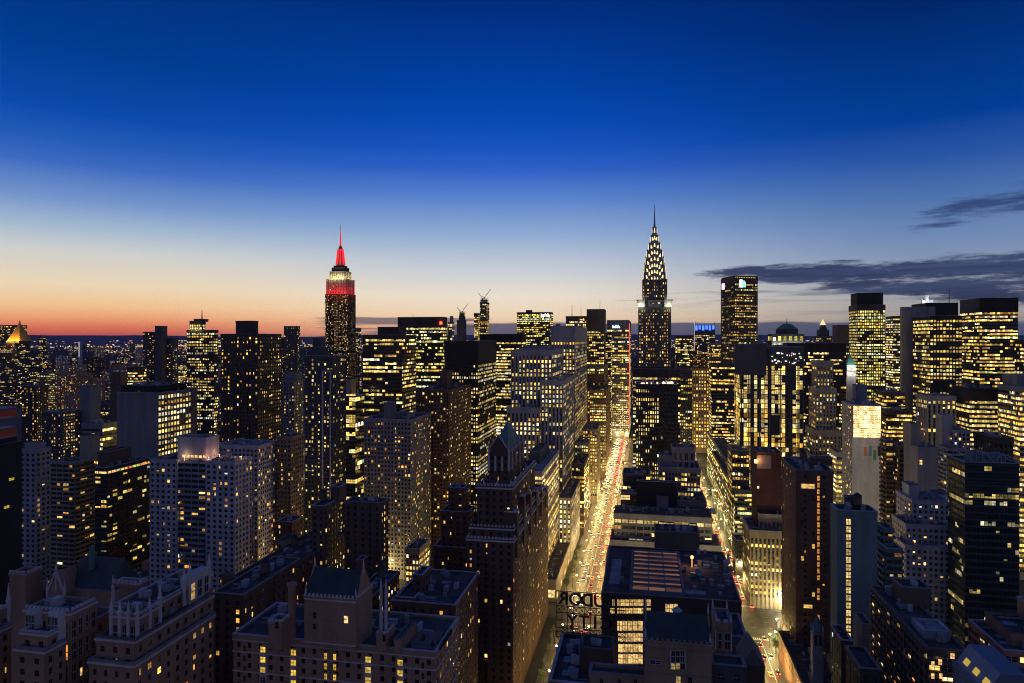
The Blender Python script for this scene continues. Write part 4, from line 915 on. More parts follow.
for e in by_extra('gablefront'):
    k = e['blocks'][0]; x0, x1, y0, y1 = k['loc']; z = k['z1']
    gable_roof(e, k, 5.2, TILE)
    m = MB(); crenel(m, x0, x1, y0, z - .2, .5, 1.3, 1.0); m.box(x0, x1, y0 - .5, y0 - .25, z - 1.6, z - 1.2); m.box(x0, x1, y0 - .45, y0 - .25, zat(668, 182), zat(667, 182) + .1); m.build('battlement_trim', clad('trim_warm', (.24, .18, .12)), e['root'])
    for c in range(3):
        for r, (a, d) in enumerate(((650.5, 661.5), (663, 668.5))):
            fwin(e, k, 671.2 + c * 4.7, 675 + c * 4.7, a, d, (.35, .25, .08) if (c, r) in ((1, 1), (0, 1)) else None, .27)
    m = MB()
    for px in (670.6, 685.6): xa, za = fpt(e, k, px, 669.5); _, zb = fpt(e, k, px, 650); m.box(xa - .12, xa + .12, y0 - .45, y0 - .3, za, zb)
    m.build('window_surround_trim', TRIM, e['root'])
    fwin(e, k, 650, 660.5, 660.2, 663, None, .27); fwin(e, k, 676, 680.5, 676, 683, (.5, .36, .12), .27); fwin(e, k, 688, 692, 677, 683, None, .27)
    u, v = corner(677, 186); cx, cy_ = v - e['rv'], u - e['ru']; zt = z + 4
    m = MB(); m.cone(cx, cy_, z + 1, zt + 1.4, 1.0, 1.15, 10); m.cone(cx, cy_, zt + 1.4, zt + 2.5, 1.5, .2, 10); m.cone(cx, cy_, zt + 2.5, zt + 4, .08, .05, 6); m.build('copper_ventilator', clad('verdigris', (.28, .42, .40), .6, .3), e['root'])
    q = e['blocks'][1]; qx0, qx1, qy0, qy1 = q['loc']; m = MB()
    for xx in (qx0, qx1):
        for yy in (qy0, qy1): m.cone(xx, yy, q['z1'] - 8, q['z1'] + 1, .4, .4, 4, 0, pi / 4); m.cone(xx, yy, q['z1'] + 1, q['z1'] + 3, .4, .05, 4, 0, pi / 4)
    crenel(m, qx0, qx1, qy0, q['z1']); m.build('turret_trim', TRIM, e['root'])
    q = e['blocks'][2]
    for a in (600, 618, 634): fwin(e, q, a, a + 3, 679, 684, None, .27)

# --- wide brick building with string courses
for e in by_extra('tudorwide'):
    root = e['root']; k = e['blocks'][0]; x0, x1, y0, y1 = k['loc']; z = k['z1']; rng = random.Random(21)
    e['wins'] = [w for w in e['wins'] if w[4] == 0 and w[3] == 1]
    cols = [(245, 2.6, .3), (263.5, 6.2, .85), (294, 6.2, .92), (326, 3, .95), (335, 3, .95), (368.5, 6.2, .9), (400.5, 6.2, .9), (423, 2.6, .1)]
    tr = MB()
    for px, wp, pl in cols:
        for r in range(12):
            zz = z - 4.0 - r * 3.15 - (0 if wp > 4 else .2)
            s = rng.uniform(.75, 1.15)
            lit = rng.random() < pl
            x, _ = fpt(e, k, px, 640); w = wp * k['u0'] / F
            win(e, x, y0 - .26, zz, 0, -1, w, 1.75, (1.0 * s, .62 * s, .07 * s) if lit else None)
        if wp > 4:
            for sg in (-1, 1): tr.box(x + sg * (w / 2 + .22) - .14, x + sg * (w / 2 + .22) + .14, y0 - .36, y0 - .24, 6, z - 5.4)
            for r in range(1, 12): tr.box(x - w / 2 - .07, x + w / 2 + .07, y0 - .34, y0 - .24, z - 4 - r * 3.15 + .95, z - 4 - r * 3.15 + 2.2)
    for zz in (z - 1.8, z - 5.5, z - 11.6, z - 17.9, z - 24): tr.box(x0 - .3, x1 + .3, y0 - .5, y0 - .24, zz, zz + .32); tr.box(x1 + .24, x1 + .5, y0, y1, zz, zz + .32)
    tr.build('string_course_trim', TRIM, root)
    g = e['blocks'][1]; gable_roof(e, g, 6.5, TILE, ribs=True)
    gx0, gx1, gy0, gy1 = g['loc']; m = MB(); crenel(m, gx0, gx1, gy0, g['z1'] - .1, .4, 1.2, .9); crenel(m, gy0, gy1, gx1, g['z1'] - .1, .4, 1.2, .9, False)
    m.box(gx0 - .2, gx1 + .2, gy0 - .45, gy0 - .23, g['z1'] - 1.2, g['z1'] - .8); m.box(gx0 - .2, gx1 + .2, gy0 - .45, gy0 - .23, g['z0'] + 1, g['z0'] + 1.35)
    for q in e['blocks'][2:4]: a = q['loc']; crenel(m, a[0], a[1], a[2], q['z1'], .3, 1.0, .7); crenel(m, a[2], a[3], a[1], q['z1'], .3, 1.0, .7, False)
    m.build('battlement_trim', TRIM, root)
    fwin(e, g, 344.5, 348.2, 616, 622.5, (1.3, 1.0, .4), .26); fwin(e, g, 313.5, 316.5, 612, 618, None, .26); fwin(e, g, 313.5, 316.5, 623.5, 628.5, None, .26)
    for q, a in ((2, 276), (3, 383)): fwin(e, e['blocks'][q], a, a + 3, 635 if q == 3 else 622, 641 if q == 3 else 628, None, .26)
    u, v = corner(292, 212); cx, cy_ = v - e['rv'], u - e['ru']
    m = MB(); m.cone(cx, cy_, z - .69, zat(586, 212), 1.35, 1.25, 8); m.cone(cx, cy_, zat(586, 212), zat(583, 212), 1.6, 1.6, 8); m.build('octagonal_chimney', M('tudor'), root)
    for px in (381, 386):
        u, v = corner(px, 207); cx, cy_ = v - e['rv'], u - e['ru']; m = MB(); m.cone(cx, cy_, z - .69, zat(590, 207), .55, .45, 4); m.cone(cx, cy_, zat(590, 207), zat(578, 207), .45, .05, 4); m.build('stone_pinnacle', TRIM, root)
    m = MB(); q = e['blocks'][0]['loc']
    u, v = corner(425, 210); m.box(v - e['rv'] - 6, v - e['rv'] + 5, 3, 15, z - .69, z - .6); m.build('roof_terrace', plain('terrace_clay', (.20, .13, .12), .8), root)
    for j in range(14):
        m = MB(); sx = v - e['rv'] + (5.4 if j < 8 else -5 + rng.uniform(0, 9)); sy = 3 + (j % 8) * 1.6; m.box(sx, sx + .9, sy, sy + .9, z - .58, z - .1); m.cone(sx + .45, sy + .45, z - .1, z + .9, .5, .2, 7); m.build('planter_box', plain('planter_green', (.03, .05, .025), .9), root)
# --- gothic building
for e in by_extra('gothic'):
    root = e['root']; B_ = e['blocks']
    for bi in (0, 1, 2, 3, 5, 6, 7, 11):
        tr = MB(); x0, x1, y0, y1 = B_[bi]['loc']; z = B_[bi]['z1']
        tr.box(x0 - .5, x1 + .5, y0 - .6, y0 - .42, z - .9, z - .3); tr.box(x1 + .42, x1 + .6, y0 - .4, y1, z - .9, z - .3); tr.build('cornice', TRIM, root)
    for bi in (2, 4, 7, 10, 12):
        tr = MB(); x0, x1, y0, y1 = B_[bi]['loc']; z = B_[bi]['z1']; crenel(tr, x0, x1, y0, z, .35, 1.3, .9); tr.box(x0, x1, y0 - .36, y0 - .02, z - .25, z + .003); tr.box(x1 + .02, x1 + .36, y0 - .36, y1, z - .252, z + .0025); crenel(tr, y0 + .7, y1, x1, z, .35, 1.3, .9, False); tr.build('battlement_trim', TRIM, root)
    def pinn(cx, cy_, z, h=4.2, r=.55):
        m = MB(); m.cone(cx, cy_, z - 7, z + .8, r, r, 8); m.cone(cx, cy_, z + .8, z + 1.1, r * 1.35, r * 1.35, 8); m.cone(cx, cy_, z + 1.1, z + h, r * .95, .06, 8); m.build('pinnacle', TRIM, root)
    for bi, n in ((2, 4), (7, 0), (12, 4)):
        x0, x1, y0, y1 = B_[bi]['loc']; z = B_[bi]['z1']
        for j in range(n): pinn(x0 + (x1 - x0) * j / (n - 1), y0 - .3, z)
        if n: pinn(x1 + .3, y1, z + 1, 6); pinn(x1 + .3, (y0 + y1) / 2, z)
    # far oriel on the long flank
    k = B_[3]; x0, x1, y0, y1 = k['loc']; ya, _ = spt(e, k, 186, 600); yb, _ = spt(e, k, 206, 600); zt = k['z1'] + 3
    m = MB(); m.box(x1 - 2, x1 + 1.2, ya, yb, k['z1'] - 22, zt); m.build('stone_oriel', TRIM, root)
    for j in range(3):
        yy = ya + (yb - ya) * (j + .5) / 3; win(e, x1 + 1.21, yy, zt - 5, 1, 0, (yb - ya) / 3 * .6, 5, (.6, .35, .1) if j == 0 else None)
    pinn(x1 + 1.2, ya, zt, 5); pinn(x1 + 1.2, yb, zt, 5); pinn(x1 + 1.2, ya - 2.5, zt - 1, 5)
    # stone bays on the lower wing
    k = B_[7]; x0, x1, y0, y1 = k['loc']
    for f0, f1 in ((.06, .40), (.56, .93)):
        m = MB(); a, c = x0 + (x1 - x0) * f0, x0 + (x1 - x0) * f1; m.prism([(a, y0 - .2), (a + 1, y0 - 1.8), (c - 1, y0 - 1.8), (c, y0 - .2)], k['z1'] - 7.5, k['z1'] + .3); m.build('bay_window_wall', TRIM, root)
        for j in range(3): win(e, a + 1 + (c - a - 2) * (j + .5) / 3, y0 - 1.84, k['z1'] - 3.2, 0, -1, (c - a - 2) / 3 * .7, 4.4, None)
    # hipped hall roof with cupola and gabled dormer
    k = B_[9]; x0, x1, y0, y1 = k['loc']; z = k['z1']; ym = (y0 + y1) / 2
    m = MB(); m.prism([(x0, y0), (x1, y0), (x1, y1), (x0, y1)], z - .5, z + 9.5, 0, [(x0 + 5, ym - .2), (x1 - 1.5, ym - .2), (x1 - 1.5, ym + .2), (x0 + 5, ym + .2)]); m.build('hipped_roof', TILE, root)
    u, v = corner(92, 244); cx, cy_ = v - e['rv'], u - e['ru']
    m = MB(); m.cone(cx, cy_, z + 6, z + 11, 1.1, 1.0, 8); m.cone(cx, cy_, z + 11, z + 11.5, 1.5, 1.5, 8); m.cone(cx, cy_, z + 11.5, z + 13.2, 1.1, .8, 8); m.cone(cx, cy_, z + 13.2, z + 14.6, .9, .3, 8); m.build('roof_cupola', COPPER, root)
    gx = x0 + 4; m = MB(); m.box(gx - 3.4, gx + 3.4, y0 - 4, y0 + 4, 0, z - .5); m.prism([(gx - 3.4, y0 - 4), (gx + 3.4, y0 - 4), (gx + 3.4, y0 + 4), (gx - 3.4, y0 + 4)], z - .49, z + 7, 0, [(gx - .1, y0 - 4), (gx + .1, y0 - 4), (gx + .1, y0 + 4), (gx - .1, y0 + 4)]); m.build('gable_wall', M('tudor'), root)
    m = MB(); m.bar((gx - 3.6, y0 - 4.1, z - .5), (gx, y0 - 4.1, z + 7.4), .25); m.bar((gx + 3.6, y0 - 4.1, z - .5), (gx, y0 - 4.1, z + 7.4), .25); m.build('gable_coping', TRIM, root)
    pinn(gx, y0 - 4, z + 7, 4, .35); pinn(gx - 3.5, y0 - 4, z, 5, .45); pinn(gx + 3.5, y0 - 4, z, 5, .45); pinn(x1, y0, z + 1, 5, .5); pinn(x0, y0, z + 1, 5, .5)
    win(e, gx, y0 - 4.05, z - 4, 0, -1, 1.4, 3.2, (.9, .75, .4)); win(e, gx + 1.6, y0 - 4.05, z - 4, 0, -1, 1.2, 3.2, (1.0, .6, .12)); win(e, gx - 1.6, y0 - 4.05, z - 4, 0, -1, 1.2, 3.2, (.3, .3, .3))

# --- square office building with atrium and roof skylight
for e in by_extra('ford'):
    root = e['root']; k = e['blocks'][0]; x0, x1, y0, y1 = k['loc']; z = k['z1']; rng = random.Random(31)
    def row(a, c, y_0, y_1, n, out=.24):
        for j in range(n):
            s = rng.uniform(.6, 1.25); fwin(e, k, a + (c - a) * j / n + .25, a + (c - a) * (j + 1) / n - .25, y_0, y_1, (1.0 * s, .62 * s, .20 * s), out)
    row(612, 651, 599.5, 605.5, 9); row(610, 651, 608, 613, 9); row(617, 643, 621, 630, 5); row(618, 643, 633, 641, 5); row(618, 643, 644, 651.5, 5); row(618, 643, 654, 663, 5); row(665, 678, 604, 612.5, 3); row(719, 722, 608, 619, 1)
    m = MB()
    for px in (609, 652, 616, 644.5): xa, za = fpt(e, k, px, 598); m.box(xa - .6, xa + .6, y0 - .9, y0 - .26, 0, za + .5)
    m.build('facade_pier', M('darkbrown'), root)
    # skylight
    P = [gpt(632, 590, z + 1), gpt(682, 590, z + 1), gpt(678, 553, z + 1)]
    sx0, sx1 = P[0][1] - e['rv'], P[1][1] - e['rv']; sy0 = P[0][0] - e['ru']; sy1 = P[2][0] - e['ru']
    fr = MB(); fr.box(sx0 - 1.2, sx0 - .1, sy0 - 1, sy1 + 1, z - .69, z + 1.6); fr.box(sx1 + .1, sx1 + 1.2, sy0 - 1, sy1 + 1, z - .69, z + 1.6); fr.box(sx0 - .09, sx1 + .09, sy0 - 1, sy0 - .1, z - .69, z + 1.58); fr.box(sx0 - .09, sx1 + .09, sy1 + .1, sy1 + 1, z - .69, z + 1.58)
    nx_, ny_ = 3, 9
    for c in range(1, nx_): xx = sx0 + (sx1 - sx0) * c / nx_; fr.box(xx - .25, xx + .25, sy0 - .05, sy1 + .05, z + 1.1, z + 1.75)
    for r in range(1, ny_): yy = sy0 + (sy1 - sy0) * r / ny_; fr.box(sx0, sx1, yy - .12, yy + .12, z + 1.05, z + 2.2)
    fr.build('skylight_frame', M('steel'), root)
    for c in range(nx_):
        for r in range(ny_):
            xa, xb = sx0 + (sx1 - sx0) * c / nx_ + .26, sx0 + (sx1 - sx0) * (c + 1) / nx_ - .26; ya, yb = sy0 + (sy1 - sy0) * r / ny_ + .13, sy0 + (sy1 - sy0) * (r + 1) / ny_ - .13; ym = ya + (yb - ya) * .42
            g = MB(); g.quad((xa, ya, z + .9), (xb, ya, z + .9), (xb, ym, z + 1.9), (xa, ym, z + 1.9), 0); g.quad((xa, ym, z + 1.9), (xb, ym, z + 1.9), (xb, yb, z + .95), (xa, yb, z + .95), 1)
            s = rng.choice((.25, .4, .6, .8))
            g.build('skylight_pane', [emit('sky_pane_%d' % int(s * 100), (1, .42, .16), s * .28), plain('pane_grey', (.22, .26, .34), .3)], root)
    q = [gpt(683, 592, z), gpt(706, 592, z), gpt(700, 584, z)]
    m = MB(); m.box(q[0][1] - e['rv'], q[1][1] - e['rv'], q[0][0] - e['ru'], q[0][0] - e['ru'] + 5, z - .69, z - .6); m.build('pale_roof_patch', ROOF_PALE, root)
    m = MB(); q = [gpt(609, 582, z), gpt(618, 558, z)]; m.box(q[0][1] - e['rv'], q[0][1] - e['rv'] + 5, q[0][0] - e['ru'], q[1][0] - e['ru'], z - .69, z - .58); m.build('pale_roof_patch', ROOF_PALE, root)
    for j in range(22):
        px, py = rng.uniform(690, 728), rng.uniform(552, 590); u, v = gpt(px, py, z); m = MB(); xx, yy = v - e['rv'], u - e['ru']; sx, sy, sz = rng.uniform(.8, 3.5), rng.uniform(.8, 3), rng.uniform(.8, 3)
        m.box(xx, xx + sx, yy, yy + sy, z - .4, z - .4 + sz); m.box(xx - .12, xx + sx + .12, yy - .12, yy + sy + .12, z - .4 + sz, z - .2 + sz); m.box(xx + .2, xx + sx - .2, yy + .2, yy + sy - .2, z - .69, z - .4); m.build('rooftop_unit', plain('unit_grey_%d' % rng.randint(0, 2), (.2, .2, .2)), root)
    m = MB(); u, v = gpt(692, 566, z); m.cone(v - e['rv'], u - e['ru'], z - .69, z + 4, .1, .1, 6); m.cone(v - e['rv'], u - e['ru'], z + 4, z + 5.2, .7, .7, 8); m.build('roof_floodlamp', emit('orange_flood', (1, .4, .1), 4), root); point('roof_floodlight', root, (v - e['rv'], u - e['ru'] - 1.5, z + 5), (1, .5, .2), 900)

# --- black faceted tower with emblem
for e in by_extra('metlife'):
    P2 = corner(735, 1000); P1 = corner(722, 1040); P3 = corner(757.5, 1012)
    ru, rv = P2; root = empty(e['name'], ru, rv); e['root'] = root; e['ru'], e['rv'] = ru, rv; e['wins'] = []; tag(root, e['label'], e['cat'])
    p = [(P1[1] - rv, P1[0] - ru), (0, 0), (P3[1] - rv, P3[0] - ru)]
    pts = p + [(p[2][0] + 4, p[2][1] + 28), (p[2][0] - 8, p[2][1] + 60), (p[0][0] + 4, p[0][1] + 50)]
    z1 = zat(275.5, 1000); i = BLD.index(e)
    BOXES.append((ru - 5, ru + 70, rv - 18, rv + 35, 0, z1, i))
    m = MB(); m.prism(pts, 0, z1 - 1); m.build('glazing', GLASS, root)
    rel = MB(); rng = random.Random(77)
    n = len(pts)
    for q in range(n):
        a, c = np.array(pts[q]), np.array(pts[(q + 1) % n]); d = c - a; W_ = float(np.linalg.norm(d)); d /= W_
        st = dict(STY['grid'], lit=.22 if q != 1 else .62, bay=2.4, ww=.6, wh=.5, cap=9, fh=3.9)
        fc = (a[0], a[1], d[0], d[1], d[1], -d[0])
        nf, nb, bw = add_windows(e, None, fc, W_, 0.6, z1 - 11, st, rng, e['wins'] if q < 3 else [])
        face_relief(rel, fc, W_, 0, z1 - 11, st, nf, nb, bw)
    cap_ring(rel, pts, z1 - 10.9, z1, .5, .5); rel.build('wall_cladding', M('darkbrown'), root)
    m = MB(); m.prism(offset_poly(pts, -.6), z1 - .9, z1 - .6); m.build('roof', ROOF, root)
    a = np.array(pts[1]); d = np.array(pts[2]) - a; W_ = np.linalg.norm(d); d /= W_; nn = np.array((d[1], -d[0]))
    def panel(s0, s1, zb, zt, mat, name, base=a, dd=d, nv=nn, o1=.9, o0=.56):
        g = MB(); q0 = [base + dd * s0 + nv * o1, base + dd * s1 + nv * o1, base + dd * s1 + nv * o0, base + dd * s0 + nv * o0]; g.prism([tuple(t) for t in q0], zb, zt); g.build(name, mat, root)
    zt = z1 - 6
    panel(7.5, 12.5, zt - 11, zt, emit('emblem_white', (.75, .9, 1), 3.5), 'emblem_sign'); panel(12.9, 16, zt - 11, zt - 1, emit('emblem_blue', (.15, .5, .8), 2), 'emblem_sign'); panel(16.2, 18, zt - 11, zt - 3, emit('emblem_green', (.35, .8, .15), 1.6), 'emblem_sign')
    a2 = np.array(pts[0]); d2 = np.array(pts[1]) - a2; d2 /= np.linalg.norm(d2); n2_ = np.array((d2[1], -d2[0]))
    panel(1, 9, zt - 12, zt - 3, emit('emblem_pink', (1, .6, .85), 2.2), 'emblem_sign', a2, d2, n2_)
    g = MB(); 
    for j in range(12): q = a + d * (1 + j * (W_ - 3) / 12) + nn * .75; g.cone(q[0], q[1], z1 - 3, z1 - 2, .45, .45, 6)
    g.build('roof_edge_lamp', emit('edge_amber', (1, .6, .12), 1.2), root)

for e in BLD:
    if e['label'].startswith('low flat roofed podium'):
        k = e['blocks'][0]; fwin(e, k, 547, 555, 590, 597, (1.1, .8, .3), .26)
        x0, x1, y0, y1 = k['loc']
        for j in range(7): win(e, x1 + .28, y0 + 4 + j * (y1 - y0 - 8) / 6, 3.2, 1, 0, 6, 3.4, (1.2, .75, .25))
        k['bs']['st'] = 'blank'
    if e['over'].get('extra') == 'church':
        x0, x1, y0, y1 = e['blocks'][0]['loc']
        for f in (.2, .55, .9): point('added_flank_light', e['root'], (x0 - 3.5, y0 + (y1 - y0) * f, 4), (1, .5, .18), 900)  # orange lights without fixtures, added to light the flank
# ------------------------------------------------------------------ art deco skyscraper with triangular crown lights
def big_block(e, i, root, cx, cyc, hx, hy, z0, z1, st, col, rng, faces=(0, 1, 3)):
    x0, x1, y0, y1 = cx - hx, cx + hx, cyc - hy, cyc + hy
    c = MB(); c.box(x0, x1, y0, y1, z0, z1 - .4); c.build('glazing', GLASS, root); rel = MB()
    fl = [((x0, y0, 1, 0, 0, -1), 2 * hx), ((x1, y0, 0, 1, 1, 0), 2 * hy), ((x1, y1, -1, 0, 0, 1), 2 * hx), ((x0, y1, 0, -1, -1, 0), 2 * hy)]
    for q, (fc, W_) in enumerate(fl):
        nf, nb, bw = add_windows(e, None, fc, W_, z0 + .5, z1 - st['cap'], st, rng, e['wins'] if q in faces else [])
        face_relief(rel, fc, W_, z0, z1 - st['cap'], st, nf, nb, bw)
    cap_ring(rel, [(x0, y0), (x1, y0), (x1, y1), (x0, y1)], z1 - st['cap'], z1, st['pp'] + .05, hx * .5 if z1 - z0 < 5 else .6)
    rel.build('wall_cladding', M(col), root)
    m = MB(); m.box(x0 + .61, x1 - .61, y0 + .61, y1 - .61, z1 - .39, z1 - .2); m.build('roof', ROOF, root)
    u, v = e['ru'], e['rv']; BOXES.append((u + y0, u + y1, v + x0, v + x1, z0, z1, i))
e = dict(name='deco_skyscraper', over={}, wins=[], spec=[], blocks=[]); BLD.append(e); i = len(BLD) - 1
d0 = 800.0; u, v = corner(654.5, d0 + 18); e['ru'], e['rv'] = u, v
root = e['root'] = empty('deco_skyscraper', u, v); tag(root, 'needle spired skyscraper with stacked arches of bright triangular crown lights', SK)
zz = lambda y: zat(y, d0)
rng = random.Random(99); stc = dict(STY['grid'], fh=3.75, bay=2.6, ww=.46, wh=.55, lit=.5, cap=2.5, pp=.45, ps=.12, mode='home')
big_block(e, i, root, 0, 0, 18.3, 18.3, 0, zz(307), stc, 'dgrey', rng)
big_block(e, i, root, 0, 0, 16.4, 16.4, zz(307) - .1, zz(300), dict(stc, lit=.9, cap=1.5, bay=3.3), 'grey', rng)
big_block(e, i, root, 0, 0, 14.0, 14.0, zz(300) - .1, zz(279), dict(stc, lit=.45, cap=3, ww=.4), 'dgrey', rng)
for sx in (-1, 1):
    for sy in (-1, 1):
        m = MB(); m.box(sx * 15.2 - 4.2, sx * 15.2 + 4.2, sy * 15.2 - 4.2, sy * 15.2 + 4.2, zz(307) + .1, zz(301)); m.box(sx * 15.6 - 4.6, sx * 15.6 + 4.6, sy * 15.6 - 4.6, sy * 15.6 + 4.6, zz(301) + .01, zz(299.6)); m.build('corner_pier', M('white'), root)
        m = MB(); m.bar((sx * 18.5, sy * 18.5, zz(301)), (sx * 20.2, sy * 20.2, zz(300.2)), .6); m.bar((sx * 20, sy * 20, zz(300.2)), (sx * 20.8, sy * 20.8, zz(301)), .4); m.build('eagle_gargoyle', plain('steel_bright', (.5, .5, .52), .35, .8), root)
        if sy < 0 or sx > 0 or True:
            point('floodlight', root, (sx * 16, sy * 23, zz(306)), (1, 1, .62), 2300, 1); point('floodlight', root, (sx * 23, sy * 16, zz(306)), (1, 1, .62), 1200, 1)
            point('floodlight', root, (sx * 15.5, sy * 16.3, zz(299.6) + 2), (1, 1, .7), 900, .8)
rows = [(238, 13.2, 7), (246, 12.5, 7), (253.5, 11.6, 7), (261.5, 10.3, 5), (269.5, 8.5, 5), (278, 6.3, 3), (287, 4.0, 3), (296, 2.2, 1)]
steel = plain('crown_steel', (.20, .21, .23), .3, .85)
crown_lit = emit('crown_lamp', (1, .72, .27), 2.4)
for r, (zr, w, n) in enumerate(rows):
    ap = zr + 6.6; hgt = w * 1.55; base = max(zz(279) - .2, ap - hgt)
    for axis in (0, 1):
        m = MB(); prof = [(-w, base)] + [(w * t, ap - hgt * abs(t) ** 2.2) for t in np.linspace(-1, 1, 15)] + [(w, base)]
        if base > ap - hgt + .01: prof = [p for p in prof if p[1] >= base - .01] or prof
        prof = sorted(set(prof), key=lambda p: p[0]); D = w + .5 + .01 * axis
        prof = [(prof[0][0], zz(279) - .3)] + prof + [(prof[-1][0], zz(279) - .3)]
        nn_ = len(prof); vs = []
        for sgn in (-1, 1):
            for (a, z) in prof: vs.append((a, sgn * D, z) if axis == 0 else (sgn * D, a, z))
        m.v = vs; m.f = [tuple(range(nn_)), tuple(range(nn_, 2 * nn_))[::-1]] + [(q, (q + 1) % nn_, nn_ + (q + 1) % nn_, nn_ + q) for q in range(nn_)]
        m.m = [0] * len(m.f); m.col = [(0, 0, 0, 1)] * len(m.f)
        m.build('crown_arch', steel, root)
    for axis in (0, 1):
        for sgn in ((-1,) if axis == 0 else (1, -1)):
            for q in range(n):
                t = 0 if n == 1 else -1 + 2 * q / (n - 1)
                t *= .74 if n >= 5 else .6
                cxw = w * t; czw = ap - hgt * abs(t) ** 2.2 * .62 - 4.0; hh = 1.9 if n > 1 else 2.6; ww_ = min(.95, w * .16 + .3); D = w + .62
                ang = -t * .3
                tri = [(-ww_, -hh), (ww_, -hh), (.25, hh), (-.25, hh)]
                tri = [(cxw + a * cos(ang) - c * sin(ang), czw + a * sin(ang) + c * cos(ang)) for a, c in tri]
                m = MB()
                P = []
                for dep in (D + .18, D - .1): P.append([(a, sgn * dep, c) if axis == 0 else (sgn * dep, a, c) for a, c in tri])
                m.hexa(P[0] + P[1]); m.build('triangular_crown_light', crown_lit, root)
m = MB(); m.cone(0, 0, 296, 306, 2.4, 1.1, 8); m.cone(0, 0, 306, 330.5, 1.1, .12, 8); m.build('needle_spire', steel, root)

# ------------------------------------------------------------------ red crowned skyscraper
e = dict(name='red_crowned_skyscraper', over={}, wins=[], spec=[], blocks=[]); BLD.append(e); i = len(BLD) - 1
d0 = 1650.0; u, v = corner(340.5, d0 + 22); e['ru'], e['rv'] = u, v
root = e['root'] = empty('setback_skyscraper', u, v); tag(root, 'tallest western skyscraper with red lit upper floors, mooring mast and antenna', SK)
rng = random.Random(4); ste = dict(STY['grid'], fh=3.7, bay=2.7, ww=.5, wh=.6, lit=.5, cap=1.5, pp=.5, ps=.10, mode='home', gain=1.15)
big_block(e, i, root, 0, 6, 34, 30, 0, zz(352), ste, 'black', rng)
big_block(e, i, root, 0, 0, 29.5, 22, zz(352) - .1, zz(294), ste, 'black', rng)
big_block(e, i, root, 0, 0, 27.5, 20, zz(294) - .1, zz(279), dict(ste, lit=.12, bay=4.2), 'stone', rng)
big_block(e, i, root, 0, 0, 21.0, 15, zz(279) - .1, zz(271), dict(ste, lit=.6, bay=5, fh=5, wh=.6), 'stone', rng)
big_block(e, i, root, 0, 0, 17.0, 12, zz(271) - .1, zz(267), dict(ste, lit=.0, bay=5, cap=1), 'dgrey', rng)
big_block(e, i, root, 0, 0, 13.0, 10, zz(267) - .1, zz(265), dict(ste, lit=.0, bay=5, cap=1), 'dgrey', rng)
zz = lambda y: zat(y, d0)
for (a, b_, zq, en) in ((-20, -33, 294, 9000), (-7, -33, 294, 9000), (7, -33, 294, 9000), (20, -33, 294, 9000), (42, -12, 294, 9000), (42, 8, 294, 9000)):
    point('red_floodlight', root, (a, b_, zz(zq) + 6), (1, .012, .01), en * 1.15, 1)
for a in (-15, -5, 5, 15): point('white_floodlight', root, (a, -23, zz(279) + 4), (1, .9, .45), 7000, 1)
for b_ in (-6, 6): point('white_floodlight', root, (29, b_, zz(279) + 4), (1, .9, .45), 5000, 1)
m = MB(); m.cone(0, 0, zz(265) - .1, zz(257), 11, 7.2, 8); m.cone(0, 0, zz(257), zz(247.5), 6.6, 5.2, 8); m.cone(0, 0, zz(247.5), zz(244.5), 5.6, 2.5, 8); m.build('mooring_mast', M('stone'), root)
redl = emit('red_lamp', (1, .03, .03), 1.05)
m = MB()
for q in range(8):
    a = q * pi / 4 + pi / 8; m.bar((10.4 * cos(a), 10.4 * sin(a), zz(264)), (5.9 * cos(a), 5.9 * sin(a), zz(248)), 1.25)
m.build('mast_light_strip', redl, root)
m = MB(); m.cone(0, 0, zz(246.6), zz(245.6), 4.2, 3.6, 8); m.build('mast_ring_lamp', emit('ring_lamp', (1, .6, .4), 3), root)
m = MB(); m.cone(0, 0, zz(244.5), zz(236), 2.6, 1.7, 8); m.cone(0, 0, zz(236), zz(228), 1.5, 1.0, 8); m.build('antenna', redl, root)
m = MB(); m.cone(0, 0, zz(228), zz(222.5), .6, .3, 6); m.build('antenna_tip', METAL, root)

# ------------------------------------------------------------------ filler blocks on the remaining plots
named_rects = [(b_[0], b_[1], b_[2], b_[3]) for b_ in BOXES]
STREETS = [(-58, -17), (54, 73), (-160, -142), (150, 168), (-262, -246), (246, 262), (-360, -345)]
AVES = [(408, 450), (772, 800), (930, 952), (1085, 1120), (1240, 1265)]
def free(u0, u1, v0, v1, g=1.5):
    for a, b_, c, d in named_rects:
        if u0 - g < b_ and u1 + g > a and v0 - g < d and v1 + g > c: return False
    for c, d in STREETS:
        if v0 < d and v1 > c and u0 < 1500: return False
    for a, b_ in AVES:
        if u0 < b_ and u1 > a: return False
    return True
def px_of(u, v):
    x, y = grid2w(u, v); return 512 + F * x / y if y > 10 else None
fr = random.Random(17)
FILL = []
cols_ = ['brick', 'brown', 'darkbrown', 'grey', 'dgrey', 'beige', 'tudor', 'pale']
adj = dict(brick='dark brick', brown='brown', darkbrown='dark brown', grey='grey', dgrey='charcoal', beige='beige', tudor='red brown brick', pale='pale')
def filler(u0, u1, v0, v1, h, grp, lab):
    named_rects.append((u0, u1, v0, v1)); FILL.append((u0, u1, v0, v1, h, grp, lab))
u = 300
